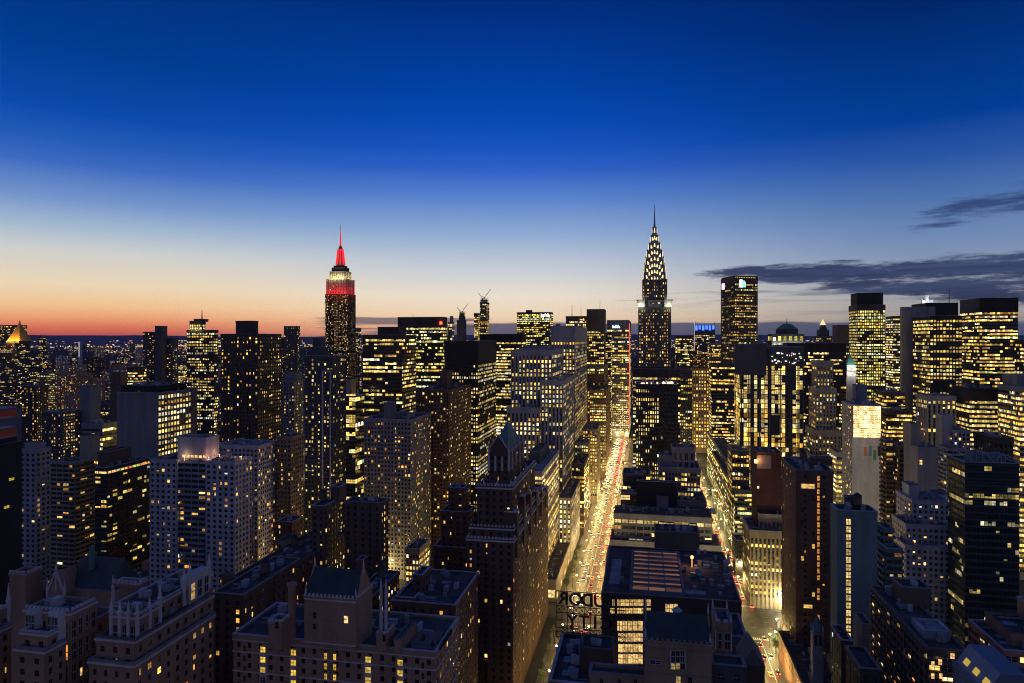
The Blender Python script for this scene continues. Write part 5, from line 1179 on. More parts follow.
while u < 1500:
    dv = 26 if u < 800 else 34
    v = -640
    while v < 760:
        w_, l_ = fr.uniform(.72, .95) * dv, fr.uniform(24, 40)
        v0, u0 = v + fr.uniform(0, 3), u + fr.uniform(0, 6)
        p = px_of(u0, v0 + w_ / 2)
        if p is not None and -30 < p < 1054 and free(u0, u0 + l_, v0, v0 + w_):
            h = fr.uniform(16, 46) if fr.random() < .7 else fr.uniform(46, 70)
            if u < 420: h = min(h, 30)
            d = u0 * .98
            # keep clear of what the photograph shows higher up
            lim = 470 if p > 330 else 395
            h = min(h, H - (lim - HY) / F * d) if d > 250 else h
            if h > 10: filler(u0, u0 + l_, v0, v0 + w_, h, 'low blocks filling the plots between the towers', 'near')
        v += dv
    u += 46
n_near = len(FILL)
tries = 0
while len(FILL) < n_near + 120 and tries < 4000:
    tries += 1
    d = 900 * (4.2 ** fr.random()); px = fr.uniform(-15, 335)
    u0, v0 = corner(px, d); w_, l_ = fr.uniform(24, 60), fr.uniform(20, 45)
    if free(u0, u0 + l_, v0, v0 + w_, 8):
        top = fr.choice((fr.uniform(14, 40), fr.uniform(30, 80), fr.uniform(60, 125)))
        filler(u0, u0 + l_, v0, v0 + w_, min(top, 168 - 9 * d / F), 'far blocks toward the sunset horizon', 'far')
while len(FILL) < n_near + 150 and tries < 9000:
    tries += 1
    d = 950 * (2.4 ** fr.random()); px = fr.uniform(335, 1040)
    u0, v0 = corner(px, d); w_, l_ = fr.uniform(24, 50), fr.uniform(20, 45)
    if free(u0, u0 + l_, v0, v0 + w_, 8): filler(u0, u0 + l_, v0, v0 + w_, fr.uniform(60, 150), 'far blocks between the midtown towers', 'mid')

# visibility of fillers: skip those wholly hidden behind nearer masses
def boxes_np(): return np.array([[*b_[:6], b_[6]] for b_ in BOXES], float)
for q, (u0, u1, v0, v1, h, g_, l_) in enumerate(FILL): BOXES.append((u0, u1, v0, v1, 0, h, 10000 + q))
def occluded(P, own, chunk=4000):
    """P: n x 3 points (u, v, z); own: n building ids -> True where another block stands between the camera and the point"""
    B_ = boxes_np(); out = np.zeros(len(P), bool); O = np.array((0, 0, H))
    for s in range(0, len(P), chunk):
        p = P[s:s + chunk]; d = p - O
        hit = np.zeros(len(p), bool)
        for bx in B_:
            lo = np.array((bx[0], bx[2], bx[4])) - O; hi = np.array((bx[1], bx[3], bx[5])) - O
            with np.errstate(divide='ignore', invalid='ignore'):
                t1, t2 = lo / d, hi / d
            tn = np.minimum(t1, t2).max(1); tf = np.maximum(t1, t2).min(1)
            hit |= (tn < tf) & (tn > 0) & (tn < .995) & ((own[s:s + chunk] != bx[6]) | (tn < .97))
        out[s:s + chunk] = hit
    return out
pts, own = [], []
for q, (u0, u1, v0, v1, h, g_, l_) in enumerate(FILL):
    for uu in (u0,):
        for f in (0.05, .35, .65, .95):
            for z in (h - .3, h * .7, h * .4): pts.append((uu - .2, v0 + (v1 - v0) * f, z)); own.append(10000 + q)
    for z in (h + .1,): 
        for f in (.2, .8): pts.append(((u0 + u1) / 2, v0 + (v1 - v0) * f, z)); own.append(10000 + q)
pts = np.array(pts); own = np.array(own); oc = occluded(pts, own)
vis = {}
for o_, h_ in zip(own, oc):
    if not h_: vis[int(o_) - 10000] = vis.get(int(o_) - 10000, 0) + 1
fsty = ['aptd', 'brick', 'grid', 'apt', 'band', 'aptd']
labn = {}
nfill = 0
for q, (u0, u1, v0, v1, h, g_, l_) in enumerate(FILL):
    if q not in vis: continue
    rng = random.Random(1000 + q); sn = rng.choice(fsty); colk = rng.choice(cols_)
    if nfill > 185: continue
    nfill += 1
    d = u0 * .98; far = d > 1000
    e = dict(name='city_block_building', over={}, wins=[], spec=[], blocks=[], fill=True); BLD.append(e); e['ru'], e['rv'] = u0, v0
    root = e['root'] = empty('office_building' if sn in ('grid', 'band') else 'apartment_building', u0, v0)
    kind = {'brick': 'brick windowed', 'aptd': 'close windowed', 'grid': 'grid fronted', 'apt': 'plain fronted', 'band': 'band windowed'}[sn]
    hgt = 'low' if h < 30 else 'mid height' if h < 60 else 'tall'
    where = dict(near='filling the plots between the towers', far='far off toward the sunset horizon', mid='half hidden behind the midtown towers')[l_]
    lab = f'{hgt} {adj[colk]} {kind} block {where}'
    tag(root, lab, 'office building' if sn in ('grid', 'band') else 'apartment building', lab + 's')
    x1, y1 = v1 - v0, u1 - u0
    st = dict(STY[sn]); st['lit'] = {'aptd': .22, 'brick': .22, 'grid': .4, 'apt': .2, 'band': .5}[sn] * rng.uniform(.5, 1.5)
    if far: st.update(fh=st['fh'] * 1.15)
    if l_ == 'mid': st['lit'] = rng.uniform(.3, .7)
    core = MB(); core.box(0, x1, 0, y1, 0, h - .9); core.build('glazing', GLASS, root); rel = MB()
    for t, (fc, W_) in enumerate((((0, 0, 1, 0, 0, -1), x1), ((x1, 0, 0, 1, 1, 0), y1), ((0, y1, 0, -1, -1, 0), y1))):
        nf, nb, bw = add_windows(e, None, fc, W_, 4.5 if h > 12 else 1, h - 1.3, st, rng, e['wins']); face_relief(rel, fc, W_, 0, h - 1.3, st, nf, nb, bw)
    cap_ring(rel, [(0, 0), (x1, 0), (x1, y1), (0, y1)], h - 1.3, h, .4, .4); rel.build('wall_cladding', M(colk), root)
    if d < 900: cp = MB(); cap_ring(cp, [(0, 0), (x1, 0), (x1, y1), (0, y1)], h + .004, h + .28, .48, .5); cp.build('parapet_coping', COPINGS[rng.choice((0, 1, 1, 2))], root)
    rf = MB(); rf.box(.41, x1 - .41, .41, y1 - .41, h - .88, h - .7); rfo = rf.build('roof', ROOF, root)
    if x1 > 12 and y1 > 12:
        m = MB(); a, c = rng.uniform(2, x1 * .5), rng.uniform(2, y1 * .5); m.box(a, a + x1 * .3, c, c + y1 * .3, h - .69, h + rng.uniform(3, 6)); m.build('stair_house', M(colk), root)
    if d < 800: roof_clutter(e, rfo, .8, x1 - .8, .8, y1 - .8, h - .7, rng)

# ------------------------------------------------------------------ windows as objects of their own, the 100 that show largest on each building
def unit_window(name, pane_mat, frame_mat):
    m = MB(); m.box(-.5, .5, -.06, -.01, -.5, .5, 0)
    m.box(-.5, .5, -.10, -.061, -.04, .04, 1); m.box(-.03, .03, -.098, -.061, -.5, -.041, 1); m.box(-.03, .03, -.098, -.061, .041, .5, 1)
    me = bpy.data.meshes.new(name); me.from_pydata([tuple(v) for v in m.v], [], m.f); me.materials.append(pane_mat); me.materials.append(frame_mat)
    me.polygons.foreach_set('material_index', m.m); me.update(); return me
UW_LIT = unit_window('window_lit', LIT_OBJ, FRAME); UW_DARK = unit_window('window_dark', GLASS, FRAME)
def unit_pane(name, mat):
    m = MB(); m.box(-.5, .5, -.06, -.01, -.5, .5, 0); me = bpy.data.meshes.new(name); me.from_pydata([tuple(v) for v in m.v], [], m.f); me.materials.append(mat); me.update(); return me
UP_LIT = unit_pane('pane_lit', LIT_OBJ); UP_DARK = unit_pane('pane_dark', GLASS)
def unit_frame():
    m = MB(); m.box(-.56, -.48, -.16, -.061, -.5, .5); m.box(.48, .56, -.16, -.061, -.5, .5); m.box(-.56, .56, -.161, -.0605, .5, .56); m.box(-.6, .6, -.22, -.0605, -.58, -.5)
    m.box(-.475, .475, -.12, -.061, -.03, .03); m.box(-.025, .025, -.118, -.061, -.495, -.035); m.box(-.025, .025, -.118, -.061, .035, .495)
    me = bpy.data.meshes.new('frame'); me.from_pydata([tuple(v) for v in m.v], [], m.f); me.materials.append(FRAME_PALE); me.update(); return me
UF = unit_frame()
AW, AO, AI = [], [], []
for i, e in enumerate(BLD):
    for j, w in enumerate(e['wins']):
        uu, vv = e['ru'] + w[1] + w[4] * .4, e['rv'] + w[0] + w[3] * .4
        AW.append((uu, vv, w[2], w[3], w[4], w[5], w[6])); AO.append(i); AI.append(j)
AW = np.array(AW); AO = np.array(AO); AI = np.array(AI)
xw = AW[:, 0] * S_ + AW[:, 1] * C_; yw = AW[:, 0] * C_ - AW[:, 1] * S_
dist = np.maximum(yw, 1)
pxs = 512 + F * xw / dist; pys = HY + F * (H - AW[:, 2]) / dist
facing = -(AW[:, 1] * AW[:, 3] + AW[:, 0] * AW[:, 4]) / np.hypot(AW[:, 0], AW[:, 1])
area = AW[:, 5] * AW[:, 6] * np.maximum(facing, 0) * (F / dist) ** 2
cand = np.nonzero((area > 7) & (pxs > -2) & (pxs < 1026) & (pys < 686) & (yw > 10))[0]
oc = occluded(AW[cand][:, :3], np.where(np.isin(AO[cand], [k for k, e in enumerate(BLD) if e.get('fill')]), -1, AO[cand]))
cand = cand[~oc]
chosen = {}
for i in np.unique(AO[cand]):
    c = cand[AO[cand] == i]; order = np.lexsort((-AW[c, 2], -np.round(area[c])))
    chosen[int(i)] = {int(AI[q]): area[q] for q in c[order][:100]}
n_single = 0
for i, e in enumerate(BLD):
    if not e['wins']: continue
    ch = chosen.get(i, {}); mb = MB(); root = e['root']
    for j, (x, y, z, nx, ny, w, h, c) in enumerate(e['wins']):
        if j in ch:
            big = ch[j] > 26; o = bpy.data.objects.new('window', (UP_LIT if c else UP_DARK) if big else (UW_LIT if c else UW_DARK)); COL.objects.link(o); o.parent = root
            o.location = (x, y, z); o.rotation_euler = (0, 0, atan2(nx, -ny)); o.scale = (w, 1, h)
            if c: o.color = c
            if big: fo = bpy.data.objects.new('frame', UF); COL.objects.link(fo); fo.parent = o
            n_single += 1
        elif c:
            ax, ay = -ny * w / 2, nx * w / 2; px_, py_ = x + nx * .05, y + ny * .05
            mb.quad((px_ - ax, py_ - ay, z - h / 2), (px_ + ax, py_ + ay, z - h / 2), (px_ + ax, py_ + ay, z + h / 2), (px_ - ax, py_ - ay, z + h / 2), 0, c)
    if mb.v:
        o = mb.build('lit_window_glazing', LIT_ATT, root, attr=True); o['kind'] = 'stuff'
print('single windows', n_single, 'fillers', nfill, 'buildings', len(BLD))

# ------------------------------------------------------------------ ground, streets, river, hills
def gbox(mb, u0, u1, v0, v1, z0, z1, mi=0):
    p = [grid2w(u0, v0), grid2w(u0, v1), grid2w(u1, v1), grid2w(u1, v0)]
    mb.hexa([(*q, z0) for q in p] + [(*q, z1) for q in p], mi)
def gsheet(mb, u0, u1, v0, v1, z, mi=0):
    p = [grid2w(u0, v0), grid2w(u0, v1), grid2w(u1, v1), grid2w(u1, v0)]; mb.quad(*[(*q, z) for q in p], mi)
m = MB(); m.quad((-30000, -2000, 0), (30000, -2000, 0), (30000, 40000, 0), (-30000, 40000, 0)); tag(m.build('ground', clad('ground_dark', (.05, .05, .052), .9, .4, .05)), kind='structure')
ASPH = clad('asphalt', (.045, .043, .04), .5, .45, .4); WALK = clad('pavement_concrete', (.15, .145, .135), .8, .3, .5)
MARK = plain('road_paint', (.7, .7, .66), .6)
for nm, (c, hw) in dict(avenue_road=(-38, 9.5), street_road=(64, 4.6)).items():
    m = MB(); gsheet(m, 260, 1600, c - hw, c + hw, .03); tag(m.build('road', ASPH), kind='structure')
    for sg in (-1, 1):
        for (a, b_) in ((260, 407), (451, 771), (801, 929), (953, 1084), (1121, 1239)):
            m = MB(); v0, v1 = sorted((c + sg * hw, c + sg * (hw + (5.5 if hw > 8 else 2.8)))); gbox(m, a, b_, v0, v1, 0, .16); tag(m.build('pavement', WALK), kind='structure')
    m = MB()
    for a in np.arange(270, 1250, 9):
        if any(x0 - 8 < a < x1 + 3 for x0, x1 in AVES): continue
        for off in ((-6.2, -3.1, 0, 3.1, 6.2) if hw > 8 else (0,)):
            w = .12; gsheet(m, a, a + (3.2 if off else 9), c + off - w, c + off + w, .036)
    for x0, x1 in AVES:
        for t in np.arange(c - hw + .6, c + hw - .4, 1.1):
            gsheet(m, x0 - 4.5, x0 - 1.5, t, t + .55, .036); gsheet(m, x1 + 1.5, x1 + 4.5, t, t + .55, .036)
    tag(m.build('road_markings', MARK), kind='structure')
for x0, x1 in AVES:
    m = MB(); gsheet(m, x0 + 4, x1 - 4, -700, 800, .024); tag(m.build('road', ASPH), kind='structure')
    m = MB()
    for t in np.arange(-200, 260, 9):
        for f in (.3, .5, .7): gsheet(m, x0 + (x1 - x0) * f - .1, x0 + (x1 - x0) * f + .1, t, t + 3, .031)
    tag(m.build('road_markings', MARK), kind='structure')
m = MB(); wr = MB(); y0, y1 = 4550, 5350
wr.quad((-3600, y0, .5), (-2350, y0, .5), (-2500, y1, .5), (-3900, y1, .5)); tag(wr.build('river_water', plain('river', (.02, .03, .05), .08)), kind='structure')
m = MB(); hr = random.Random(3); N_ = 90; prev = None
for j in range(N_):
    a = -1.0 + 2.0 * j / (N_ - 1); d = 14000; x, y = d * sin(a), d * cos(a)
    h = 170 + 60 + 34 * sin(a * 7 + 1) + 14 * sin(a * 23) + hr.uniform(-4, 4)
    cur = ((x, y, 0), (x * 1.06, y * 1.06, h), (x * 1.3, y * 1.3, h * .8))
    if prev: m.quad(prev[0], cur[0], cur[1], prev[1]); m.quad(prev[1], cur[1], cur[2], prev[2])
    prev = cur
tag(m.build('hills', plain('far_ridge', (.16, .12, .17), .95)), kind='structure')

# far carpet of low blocks and its lamps, one uncountable mass
m = MB(); lm = MB(); cr = random.Random(23)
for _ in range(5200):
    d = 1700 * (5.5 ** cr.random()); a = cr.uniform(-.72, .66); x, y = d * tan(a), d
    w, h = cr.uniform(14, 60), cr.choice((cr.uniform(6, 18), cr.uniform(10, 45)))
    if d > 3000 and cr.random() < .06: h = cr.uniform(50, 110)
    if -3900 < x < -2350 and 4500 < y < 5400: continue
    ul, vl = x * S_ + y * C_, x * C_ - y * S_
    if any(b_[0] - 30 < ul < b_[1] + 60 and b_[2] - 30 < vl < b_[3] + 60 for b_ in BOXES if b_[0] > 1500): continue
    m.box(x - w / 2, x + w / 2, y, y + w * .8, 0, h)
    for q in range(cr.choice((0, 1, 2, 4, 6))):
        s = cr.uniform(1.0, 2.0) * d / 1900; lx = x + cr.uniform(-.4, .4) * w; lz = cr.uniform(.25, .95) * h; t = cr.random()
        col = (1, .55, .16) if t < .6 else (1, .78, .45) if t < .85 else (.8, .88, 1) if t < .97 else (1, .15, .1)
        e_ = cr.uniform(.15, 1.0); lm.quad((lx, y - .3, lz), (lx + s, y - .3, lz), (lx + s, y - .3, lz + s * .8), (lx, y - .3, lz + s * .8), 0, tuple(c * e_ for c in col) + (1,))
CL = [(cr.uniform(-.74, .66), cr.uniform(5600, 12500), cr.uniform(.006, .03)) for _ in range(90)]
for _ in range(4200):   # brighter far shore
    q_ = cr.choice(CL); d = min(12600, max(5500, cr.gauss(q_[1], 450))); a = cr.gauss(q_[0], q_[2]) if cr.random() < .8 else cr.uniform(-.72, .66); x, y = d * tan(a), d; s = cr.uniform(3, 8) * d / 7000; lz = cr.uniform(10, 50); t = cr.random(); e_ = cr.uniform(.4, 2.2)
    col = (1, .55, .18) if t < .7 else (1, .85, .6) if t < .95 else (1, .2, .12)
    lm.quad((x, y, lz), (x + s * 1.6, y, lz), (x + s * 1.6, y, lz + s), (x, y, lz + s), 0, tuple(c * e_ for c in col) + (1,))
for _ in range(1500):   # lamps up the slope of the far ridge
    q_ = cr.choice(CL[:34]); a = cr.gauss(q_[0], q_[2] * 1.4) if cr.random() < .75 else cr.uniform(-.75, .68); d = cr.uniform(12800, 13600); x, y = d * sin(a), d * cos(a); z = min(118, 8 + cr.expovariate(1 / 60.)); s = cr.uniform(7, 17); t = cr.random(); e_ = cr.uniform(.35, 2.0)
    col = (1, .52, .16) if t < .75 else (1, .85, .6) if t < .96 else (1, .2, .12)
    lm.quad((x, y, z), (x + s * 2, y, z), (x + s * 2, y, z + s * .7), (x, y, z + s * .7), 0, tuple(c * e_ for c in col) + (1,))
o = m.build('distant_city', M('dgrey')); tag(o, 'low rooftops spreading to the horizon', 'city', kind='stuff')
o2 = lm.build('distant_city_lights', LIT_ATT, None, attr=True); tag(o2, 'scattered lights of the city near the horizon', 'city lights', kind='stuff')

# ------------------------------------------------------------------ rooftop letter sign seen from behind
u, v = corner(588, 231); root = empty('rooftop_sign', u, v, 0); tag(root, 'black open letter sign on lattice frame, read backwards against the bright avenue', 'sign')
zr = [zat(607.5, 230), zat(629.5, 230)]; base = zat(641, 230)
SG = plain('sign_black', (.012, .012, .013), .7)
for txt, pxs_, z in (('TUDOR', (611, 599.5, 587, 575, 562.5), zr[0]), ('CITY', (606, 595, 583.5, 571.5), zr[1])):
    for ch, px in zip(txt, pxs_):
        c = bpy.data.curves.new('letter', 'FONT'); c.body = ch; c.size = 5.9; c.extrude = .14; c.offset = .09; c.align_x = 'CENTER'; c.materials.append(SG)
        t_ = bpy.data.objects.new('letter_curve', c); me = bpy.data.meshes.new_from_object(t_); bpy.data.objects.remove(t_); me.materials.clear(); me.materials.append(SG)
        o = bpy.data.objects.new('sign_letter', me); COL.objects.link(o); o.parent = root
        uu, vv = corner(px, 230); o.location = (vv - v, 0.25, z); o.rotation_euler = (radians(90), 0, pi)
m = MB(); x0, x1 = -10.8, 12.4
for z in (zr[0] - .5, zr[1] - .5, zr[1] + 4.6, zr[0] + 4.5, base + .2, (base + zr[1]) / 2): m.bar((x0, 0, z), (x1, 0, z), .10)
for j in range(13):
    x = x0 + (x1 - x0) * j / 12; m.bar((x, 0, base - .3), (x, 0, zr[0] + 4.6), .09)
    if j < 12:
        x2 = x0 + (x1 - x0) * (j + 1) / 12
        for za, zb in ((base, (base + zr[1]) / 2), ((base + zr[1]) / 2, zr[1] - .5), (zr[1] + 4.6, zr[0] - .5)): m.bar((x, 0, za), (x2, 0, zb), .06); m.bar((x2, 0, za), (x, 0, zb), .06)
    if j % 3 == 0: m.bar((x, 0, zr[1] + 3), (x, -5, base - .2), .09)
m.build('lattice_frame', SG, root)

# ------------------------------------------------------------------ street lamps
def lamp_post(u, v, side, energy, col, labelx, grp):
    root = empty('street_lamp', u, v, .16 if True else 0); tag(root, labelx, 'street lamp', grp)
    m = MB(); m.cone(0, 0, 0, 9, .12, .07, 6); m.bar((0, 0, 8.9), (-side * 2.4, 0, 9.5), .05); m.build('pole', METAL, root)
    m = MB(); m.box(-side * 2.9 - .25, -side * 2.9 + .25, -.45, .45, 9.36, 9.52); m.cone(-side * 2.9, 0, 9.05, 9.35, .5, .62, 8); m.build('lamp_head', emit('street_lamp_head_%d' % int(col[2] * 100), col, 14), root)
    l = bpy.data.lights.new('street_light', 'POINT'); l.energy = energy; l.color = col; l.shadow_soft_size = .4
    o = bpy.data.objects.new('street_light', l); COL.objects.link(o); o.parent = root; o.location = (-side * 2.9, 0, 8.6)
Y1, Y2 = (1, .66, .22), (1, .74, .26)
a = 300
while a < 1330:
    if not any(x0 - 3 < a < x1 + 3 for x0, x1 in AVES):
        for sg in (-1, 1): lamp_post(a, -38 + sg * 10.3, sg, (4500 if sg > 0 else 2500) if a < 460 else 7000 if a < 650 else 10500, Y1, 'curved arm street lamp along the widest bright avenue', 'street lamps along the wide avenue')
    a += 27
a = 330
while a < 1100:
    if not any(x0 - 3 < a < x1 + 3 for x0, x1 in AVES):
        sg = 1 if int(a / 30) % 2 else -1; lamp_post(a, 64 + sg * 5.4, sg, 9000, Y2, 'street lamp along the second narrower bright street', 'street lamps along the second street')
    a += 30
for x0, x1 in AVES[:4]:
    for t in range(-520, 620, 34):
        if -62 < t < -14 or 48 < t < 72: continue
        if AVES.index((x0, x1)) == 0 and t < -250: continue
        lamp_post(x0 + 3.4 if (t // 34) % 2 else x1 - 3.4, t, 0.01, 15000 if x0 > 500 else 24000, Y2, 'street lamp on a cross avenue between the towers', 'street lamps on the cross avenues')
for t in (-95, -125, -185, -215): lamp_post(392, t, .01, 6000, (1, .42, .1), 'orange side street lamp among the low brick walk-ups', 'orange side street lamps')

# ------------------------------------------------------------------ cars
def car_proto(body_mat, taxi=False):
    root = empty('car', 0, 0, 0, rz=0)
    m = MB(); 
    m.hexa([(-.88, -2.25, .35), (.88, -2.25, .35), (.88, 2.25, .35), (-.88, 2.25, .35), (-.84, -2.2, .82), (.84, -2.2, .82), (.84, 2.2, .86), (-.84, 2.2, .86)])
    m.build('body', body_mat, root)
    m = MB(); m.hexa([(-.78, -1.2, .83), (.78, -1.2, .83), (.78, 1.7, .87), (-.78, 1.7, .87), (-.6, -.45, 1.38), (.6, -.45, 1.38), (.6, 1.0, 1.4), (-.6, 1.0, 1.4)]); m.build('cabin_glass', GLASS, root)
    m = MB(); m.box(-.58, .58, -.42, .98, 1.402, 1.45); m.build('car_roof', body_mat, root)
    for sx in (-1, 1):
        for sy in (-1.4, 1.4):
            m = MB(); n = 10
            p = [(sy + .33 * cos(2 * pi * q / n), .33 + .33 * sin(2 * pi * q / n)) for q in range(n)]
            vs = [(sx * .9, a, z) for a, z in p] + [(sx * .68, a, z) for a, z in p]
            m.v = vs; m.f = [tuple(range(n)), tuple(range(n, 2 * n))[::-1]] + [(q, (q + 1) % n, n + (q + 1) % n, n + q) for q in range(n)]; m.m = [0] * len(m.f); m.col = [(0, 0, 0, 1)] * len(m.f)
            m.build('wheel', plain('tyre', (.02, .02, .02), .9), root)
        m = MB(); m.box(sx * .62 - .22, sx * .62 + .22, -2.31, -2.2, .58, .80); m.build('headlight', emit('headlight', (1, .84, .5), 17), root)
        m = MB(); m.box(sx * .62 - .24, sx * .62 + .24, 2.21, 2.3, .60, .84); m.build('taillight', emit('taillight', (1, .04, .03), 42), root)
    KIDS[root.name] = [o for o in COL.objects if o.parent is root]
    return root
PROTOS = [(car_proto(plain('paint_' + n, c, .3)), n) for n, c in (('black', (.02, .02, .02)), ('silver', (.35, .35, .37)), ('white', (.6, .6, .6)), ('dark blue', (.02, .03, .09)), ('yellow', (.75, .42, .02)))]
used = set(); carr = random.Random(41)
def put_car(u, v, ang, lab, grp, which=None):
    if occluded(np.array([(u, v, .7), (u - 2, v, 1.2), (u + 2, v, 1.2)], float), np.array([-1, -1, -1])).all(): return
    put_car.n += 1
    if put_car.n > 290: return
    i = carr.choice((0, 0, 1, 2, 3, 4, 4)) if which is None else which
    root, n = PROTOS[i]
    if i not in used: used.add(i); o = root
    else: o = copy_tree(root)
    x, y = grid2w(u, v); o.location = (x, y, .04); o.rotation_euler = (0, 0, -TH + ang)
    word = 'taxi' if n == 'yellow' else 'car'
    o['label'] = lab.format(f'{n} {word}'); o['category'] = 'taxi' if n == 'yellow' else 'car'; o['group'] = f'{n} ' + grp
put_car.n = 0
IN_AVE = lambda a: any(x0 < a < x1 for x0, x1 in AVES)
for lane, off in enumerate((-7.4, -4.6, -1.6)):
    a = 345 + lane * 7
    while a < 1350:
        if not IN_AVE(a) or carr.random() < .5: put_car(a, -38 + off, 0, '{} with headlights on, driving toward us on the wide avenue', 'cars driving toward us on the wide avenue')
        a += carr.uniform(7, 18) if a > 760 else carr.uniform(12, 44)
for lane, off in enumerate((1.6, 4.6, 7.6)):
    a = 360 + lane * 5
    while a < 1350:
        if not IN_AVE(a) or carr.random() < .4: put_car(a, -38 + off, pi, '{} showing red tail lights, driving away on the wide avenue', 'cars driving away on the wide avenue')
        a += carr.uniform(6.5, 15) if a > 760 else carr.uniform(12, 44)
for lane, off in enumerate((-1.8, 2.0)):
    a = 322 + lane * 9
    while a < 1000:
        if not IN_AVE(a): put_car(a, 64 + off, pi, '{} showing red tail lights on the second bright street', 'cars on the second bright street')
        a += carr.uniform(9, 30)
for t in range(74, 150, 9): put_car(420 + carr.uniform(0, 16), t + carr.uniform(0, 3), -pi / 2, '{} crossing the lit corner before the cream ribbed block', 'cars crossing the lit corner', 4 if carr.random() < .5 else None)
for t in (-20, -8, 6, 22): put_car(424 + carr.uniform(0, 12), t, -pi / 2, '{} crossing the avenue junction below the wide lit office', 'cars crossing the avenue junction')
for (root, n), i in zip(PROTOS, range(9)):
    if i not in used: put_car(500 + i * 20, 62, pi, '{} parked along the second bright street', 'parked cars', i)

# ------------------------------------------------------------------ traffic signals and street trees
for (uu, vv, lab) in ((452, -26, 'traffic signal on the far side of the avenue junction'), (406, -50, 'traffic signal beside the low podium kerb'), (452, 53, 'traffic signal on the second street under the cream block'), (802, -27, 'distant traffic signal on the wide avenue')):
    root = empty('traffic_signal', uu, vv, .16); tag(root, lab, 'traffic light')
    m = MB(); m.cone(0, 0, 0, 6, .1, .07, 6); m.bar((0, 0, 5.9), (0 - 5 * (1 if vv > -38 else -1) * 1.0, 0, 6.1), .06); m.build('pole', METAL, root)
    x = -4.6 * (1 if vv > -38 else -1)
    m = MB(); m.box(x - .2, x + .2, -.2, .15, 5.2, 6.3); m.build('signal_housing', plain('signal_yellow', (.5, .3, .02)), root)
    m = MB(); m.cone(x, -.3, 5.95, 6.2, .2, .2, 8); m.build('red_lens', emit('lens_red', (1, .05, .03), 14), root)
def tree_proto():
    root = empty('street_tree', 0, 0, 0, rz=0); tr = random.Random(9)
    m = MB(); m.cone(0, 0, 0, 3.2, .2, .12, 7)
    for q in range(5):
        a = q * 1.3; m.bar((0, 0, 2.2 + q * .25), (1.3 * cos(a), 1.3 * sin(a), 4.6 + q * .3), .05)
    m.build('trunk', clad('bark', (.09, .065, .045), .9), root)
    m = MB()
    cl = [(tr.gauss(0, .95), tr.gauss(0, .95), tr.uniform(3.2, 6.6), tr.uniform(.5, 1.0)) for _ in range(15)]
    for x, y, z, r in cl:
        for _ in range(46):
            d = np.array((tr.gauss(0, 1), tr.gauss(0, 1), tr.gauss(0, .8))); d /= np.linalg.norm(d); c = np.array((x, y, z)) + d * r * tr.uniform(.5, 1.05)
            a = np.cross(d, (tr.random(), tr.random(), tr.random() + .1)); a /= np.linalg.norm(a); b_ = np.cross(d, a); s = tr.uniform(.09, .2)
            m.quad(tuple(c + a * s), tuple(c + b_ * s * .7), tuple(c - a * s), tuple(c - b_ * s * .7))
    m.build('crown', clad('leaf', (.07, .12, .035), .7, .5, 3), root)
    KIDS[root.name] = [o for o in COL.objects if o.parent is root]
    return root
T0 = tree_proto(); first = True
spots = [(a, -50.2 + random.Random(a).uniform(-1.5, .5), 'leafy street tree along the podium side of the wide avenue', 'trees on the podium side of the avenue') for a in (330, 342, 356, 370, 383, 396, 458, 470, 482, 495, 508, 522, 540)]
spots += [(396, 69.5, 'green tree lit by a lamp beside the second street corner', None), (391, 72.5, 'darker tree just in front of the lit green corner tree', None), (387, 69, 'small tree nearest the row house on the second street', None), (402, 73.5, 'bushy tree under the cream ribbed block corner', None)]
for a, t, lab, grp in spots:
    o = T0 if first else copy_tree(T0); first = False
    x, y = grid2w(a, t); o.location = (x, y, .16); k_ = random.Random(a + 1).uniform(.85, 1.35); o.scale = (k_, k_, k_); o.rotation_euler = (0, 0, a)
    tag(o, lab, 'tree', grp)
for _q in (84, 100, 118): lamp_post(447, _q, .01, 12000, (1, .86, .5), 'bright lamp at the foot of the cream ribbed block', 'bright lamps under the cream ribbed block')
for _q in (74, 94, 114): lamp_post(412, _q, .01, 20000, Y2, 'added street lamp brightening the near kerb of the lit street corner', 'added street lamps brightening the near kerb of the lit corner')  # extra posts added to brighten the dark junction
lamp_post(394, 67, -1, 6000, (.75, 1, .45), 'greenish lamp lighting the tree on the second street corner', None)

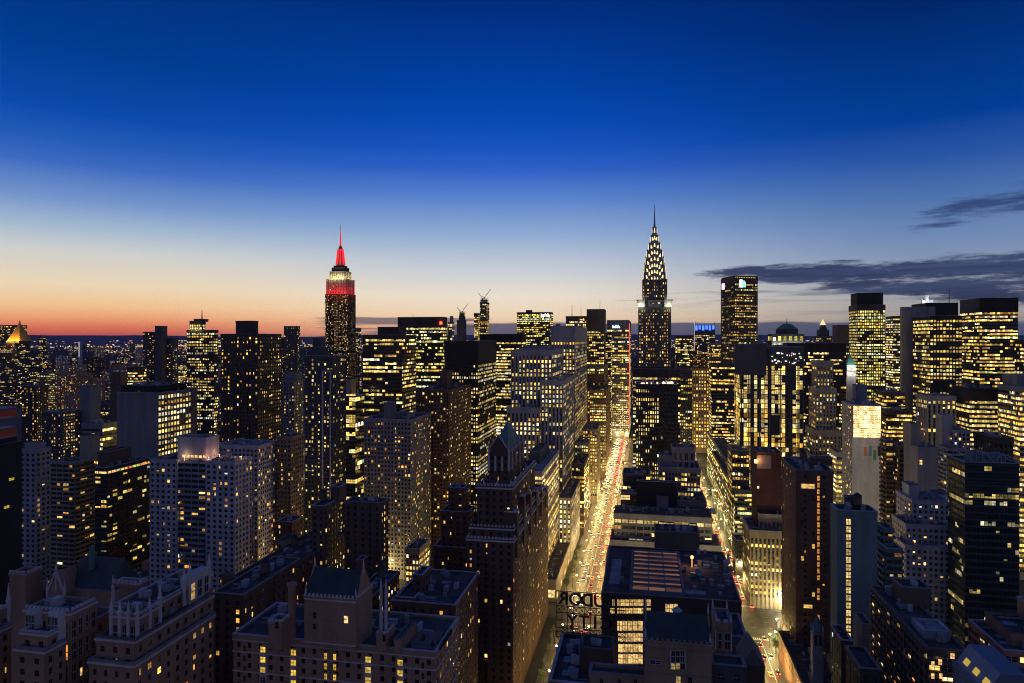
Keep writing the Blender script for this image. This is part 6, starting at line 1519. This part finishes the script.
# ------------------------------------------------------------------ water tanks on roofs
def tank(u, v, z, lab, s=1.0):
    root = empty('rooftop_water_tank', u, v, z); tag(root, lab, 'water tank', None)
    m = MB(); m.cone(0, 0, 2.4, 6.2, 1.9 * s, 1.8 * s, 14); m.build('tank', clad('tank_wood', (.12, .085, .06), .9), root)
    m = MB(); m.cone(0, 0, 6.21, 7.6, 2.05 * s, .1, 14); m.build('conical_lid', METAL, root)
    for a in range(4):
        m = MB(); m.bar((1.3 * cos(a * pi / 2 + .78), 1.3 * sin(a * pi / 2 + .78), 0), (1.2 * cos(a * pi / 2 + .78), 1.2 * sin(a * pi / 2 + .78), 2.4), .1); m.build('leg', METAL, root)
for key, fx, fy, lab in (('brown mid rise with tank', .3, .5, 'wooden water tank on the brown mid rise with tank house'), ('purple brown brick', .2, .6, 'wooden water tank on the purple brown brick apartment tower'),
                         ('grey apartment block with corner', .25, .6, 'wooden water tank on the amber flanked grey apartment block'), ('wide dark roof block', .3, .6, 'wooden water tank on the wide dark parapet stepped roof'),
                         ('flat roofed dark brick block', .7, .5, 'wooden water tank on the flat dark roof behind the pinnacles'), ('green grey slab', .6, .5, 'wooden water tank on the green grey slab'),
                         ('brown brick tower with orange', .5, .7, 'wooden water tank on the brown tower with orange window column'), ('narrow brick block', .5, .7, 'wooden water tank on the narrow brick block with lit flank'),
                         ('beige apartment block striped', .3, .5, 'wooden water tank on the balcony striped beige block')):
    for e in BLD:
        if e.get('label', '').startswith(key) and e['blocks']:
            k = e['blocks'][0]; tank(k['u0'] + (k['u1'] - k['u0']) * fy, k['v0'] + (k['v1'] - k['v0']) * fx, k['z1'] - .7, lab)

# ------------------------------------------------------------------ evening haze over the far city
HAZE = 1.3e-5
if HAZE:
    m = MB(); m.box(-17000, 17000, -600, 15800, -1.0, 470)
    hm = bpy.data.materials.new('haze'); hm.use_nodes = True; nt = hm.node_tree; nt.nodes.clear()
    pv = nt.nodes.new('ShaderNodeVolumePrincipled'); pv.inputs['Density'].default_value = HAZE; pv.inputs['Color'].default_value = (.75, .75, .85, 1); pv.inputs['Anisotropy'].default_value = .2
    ou = nt.nodes.new('ShaderNodeOutputMaterial'); nt.links.new(pv.outputs[0], ou.inputs['Volume'])
    o = m.build('haze', hm); tag(o, 'thin evening haze over the far city', 'haze', kind='stuff')
    cy.volume_bounces = 0
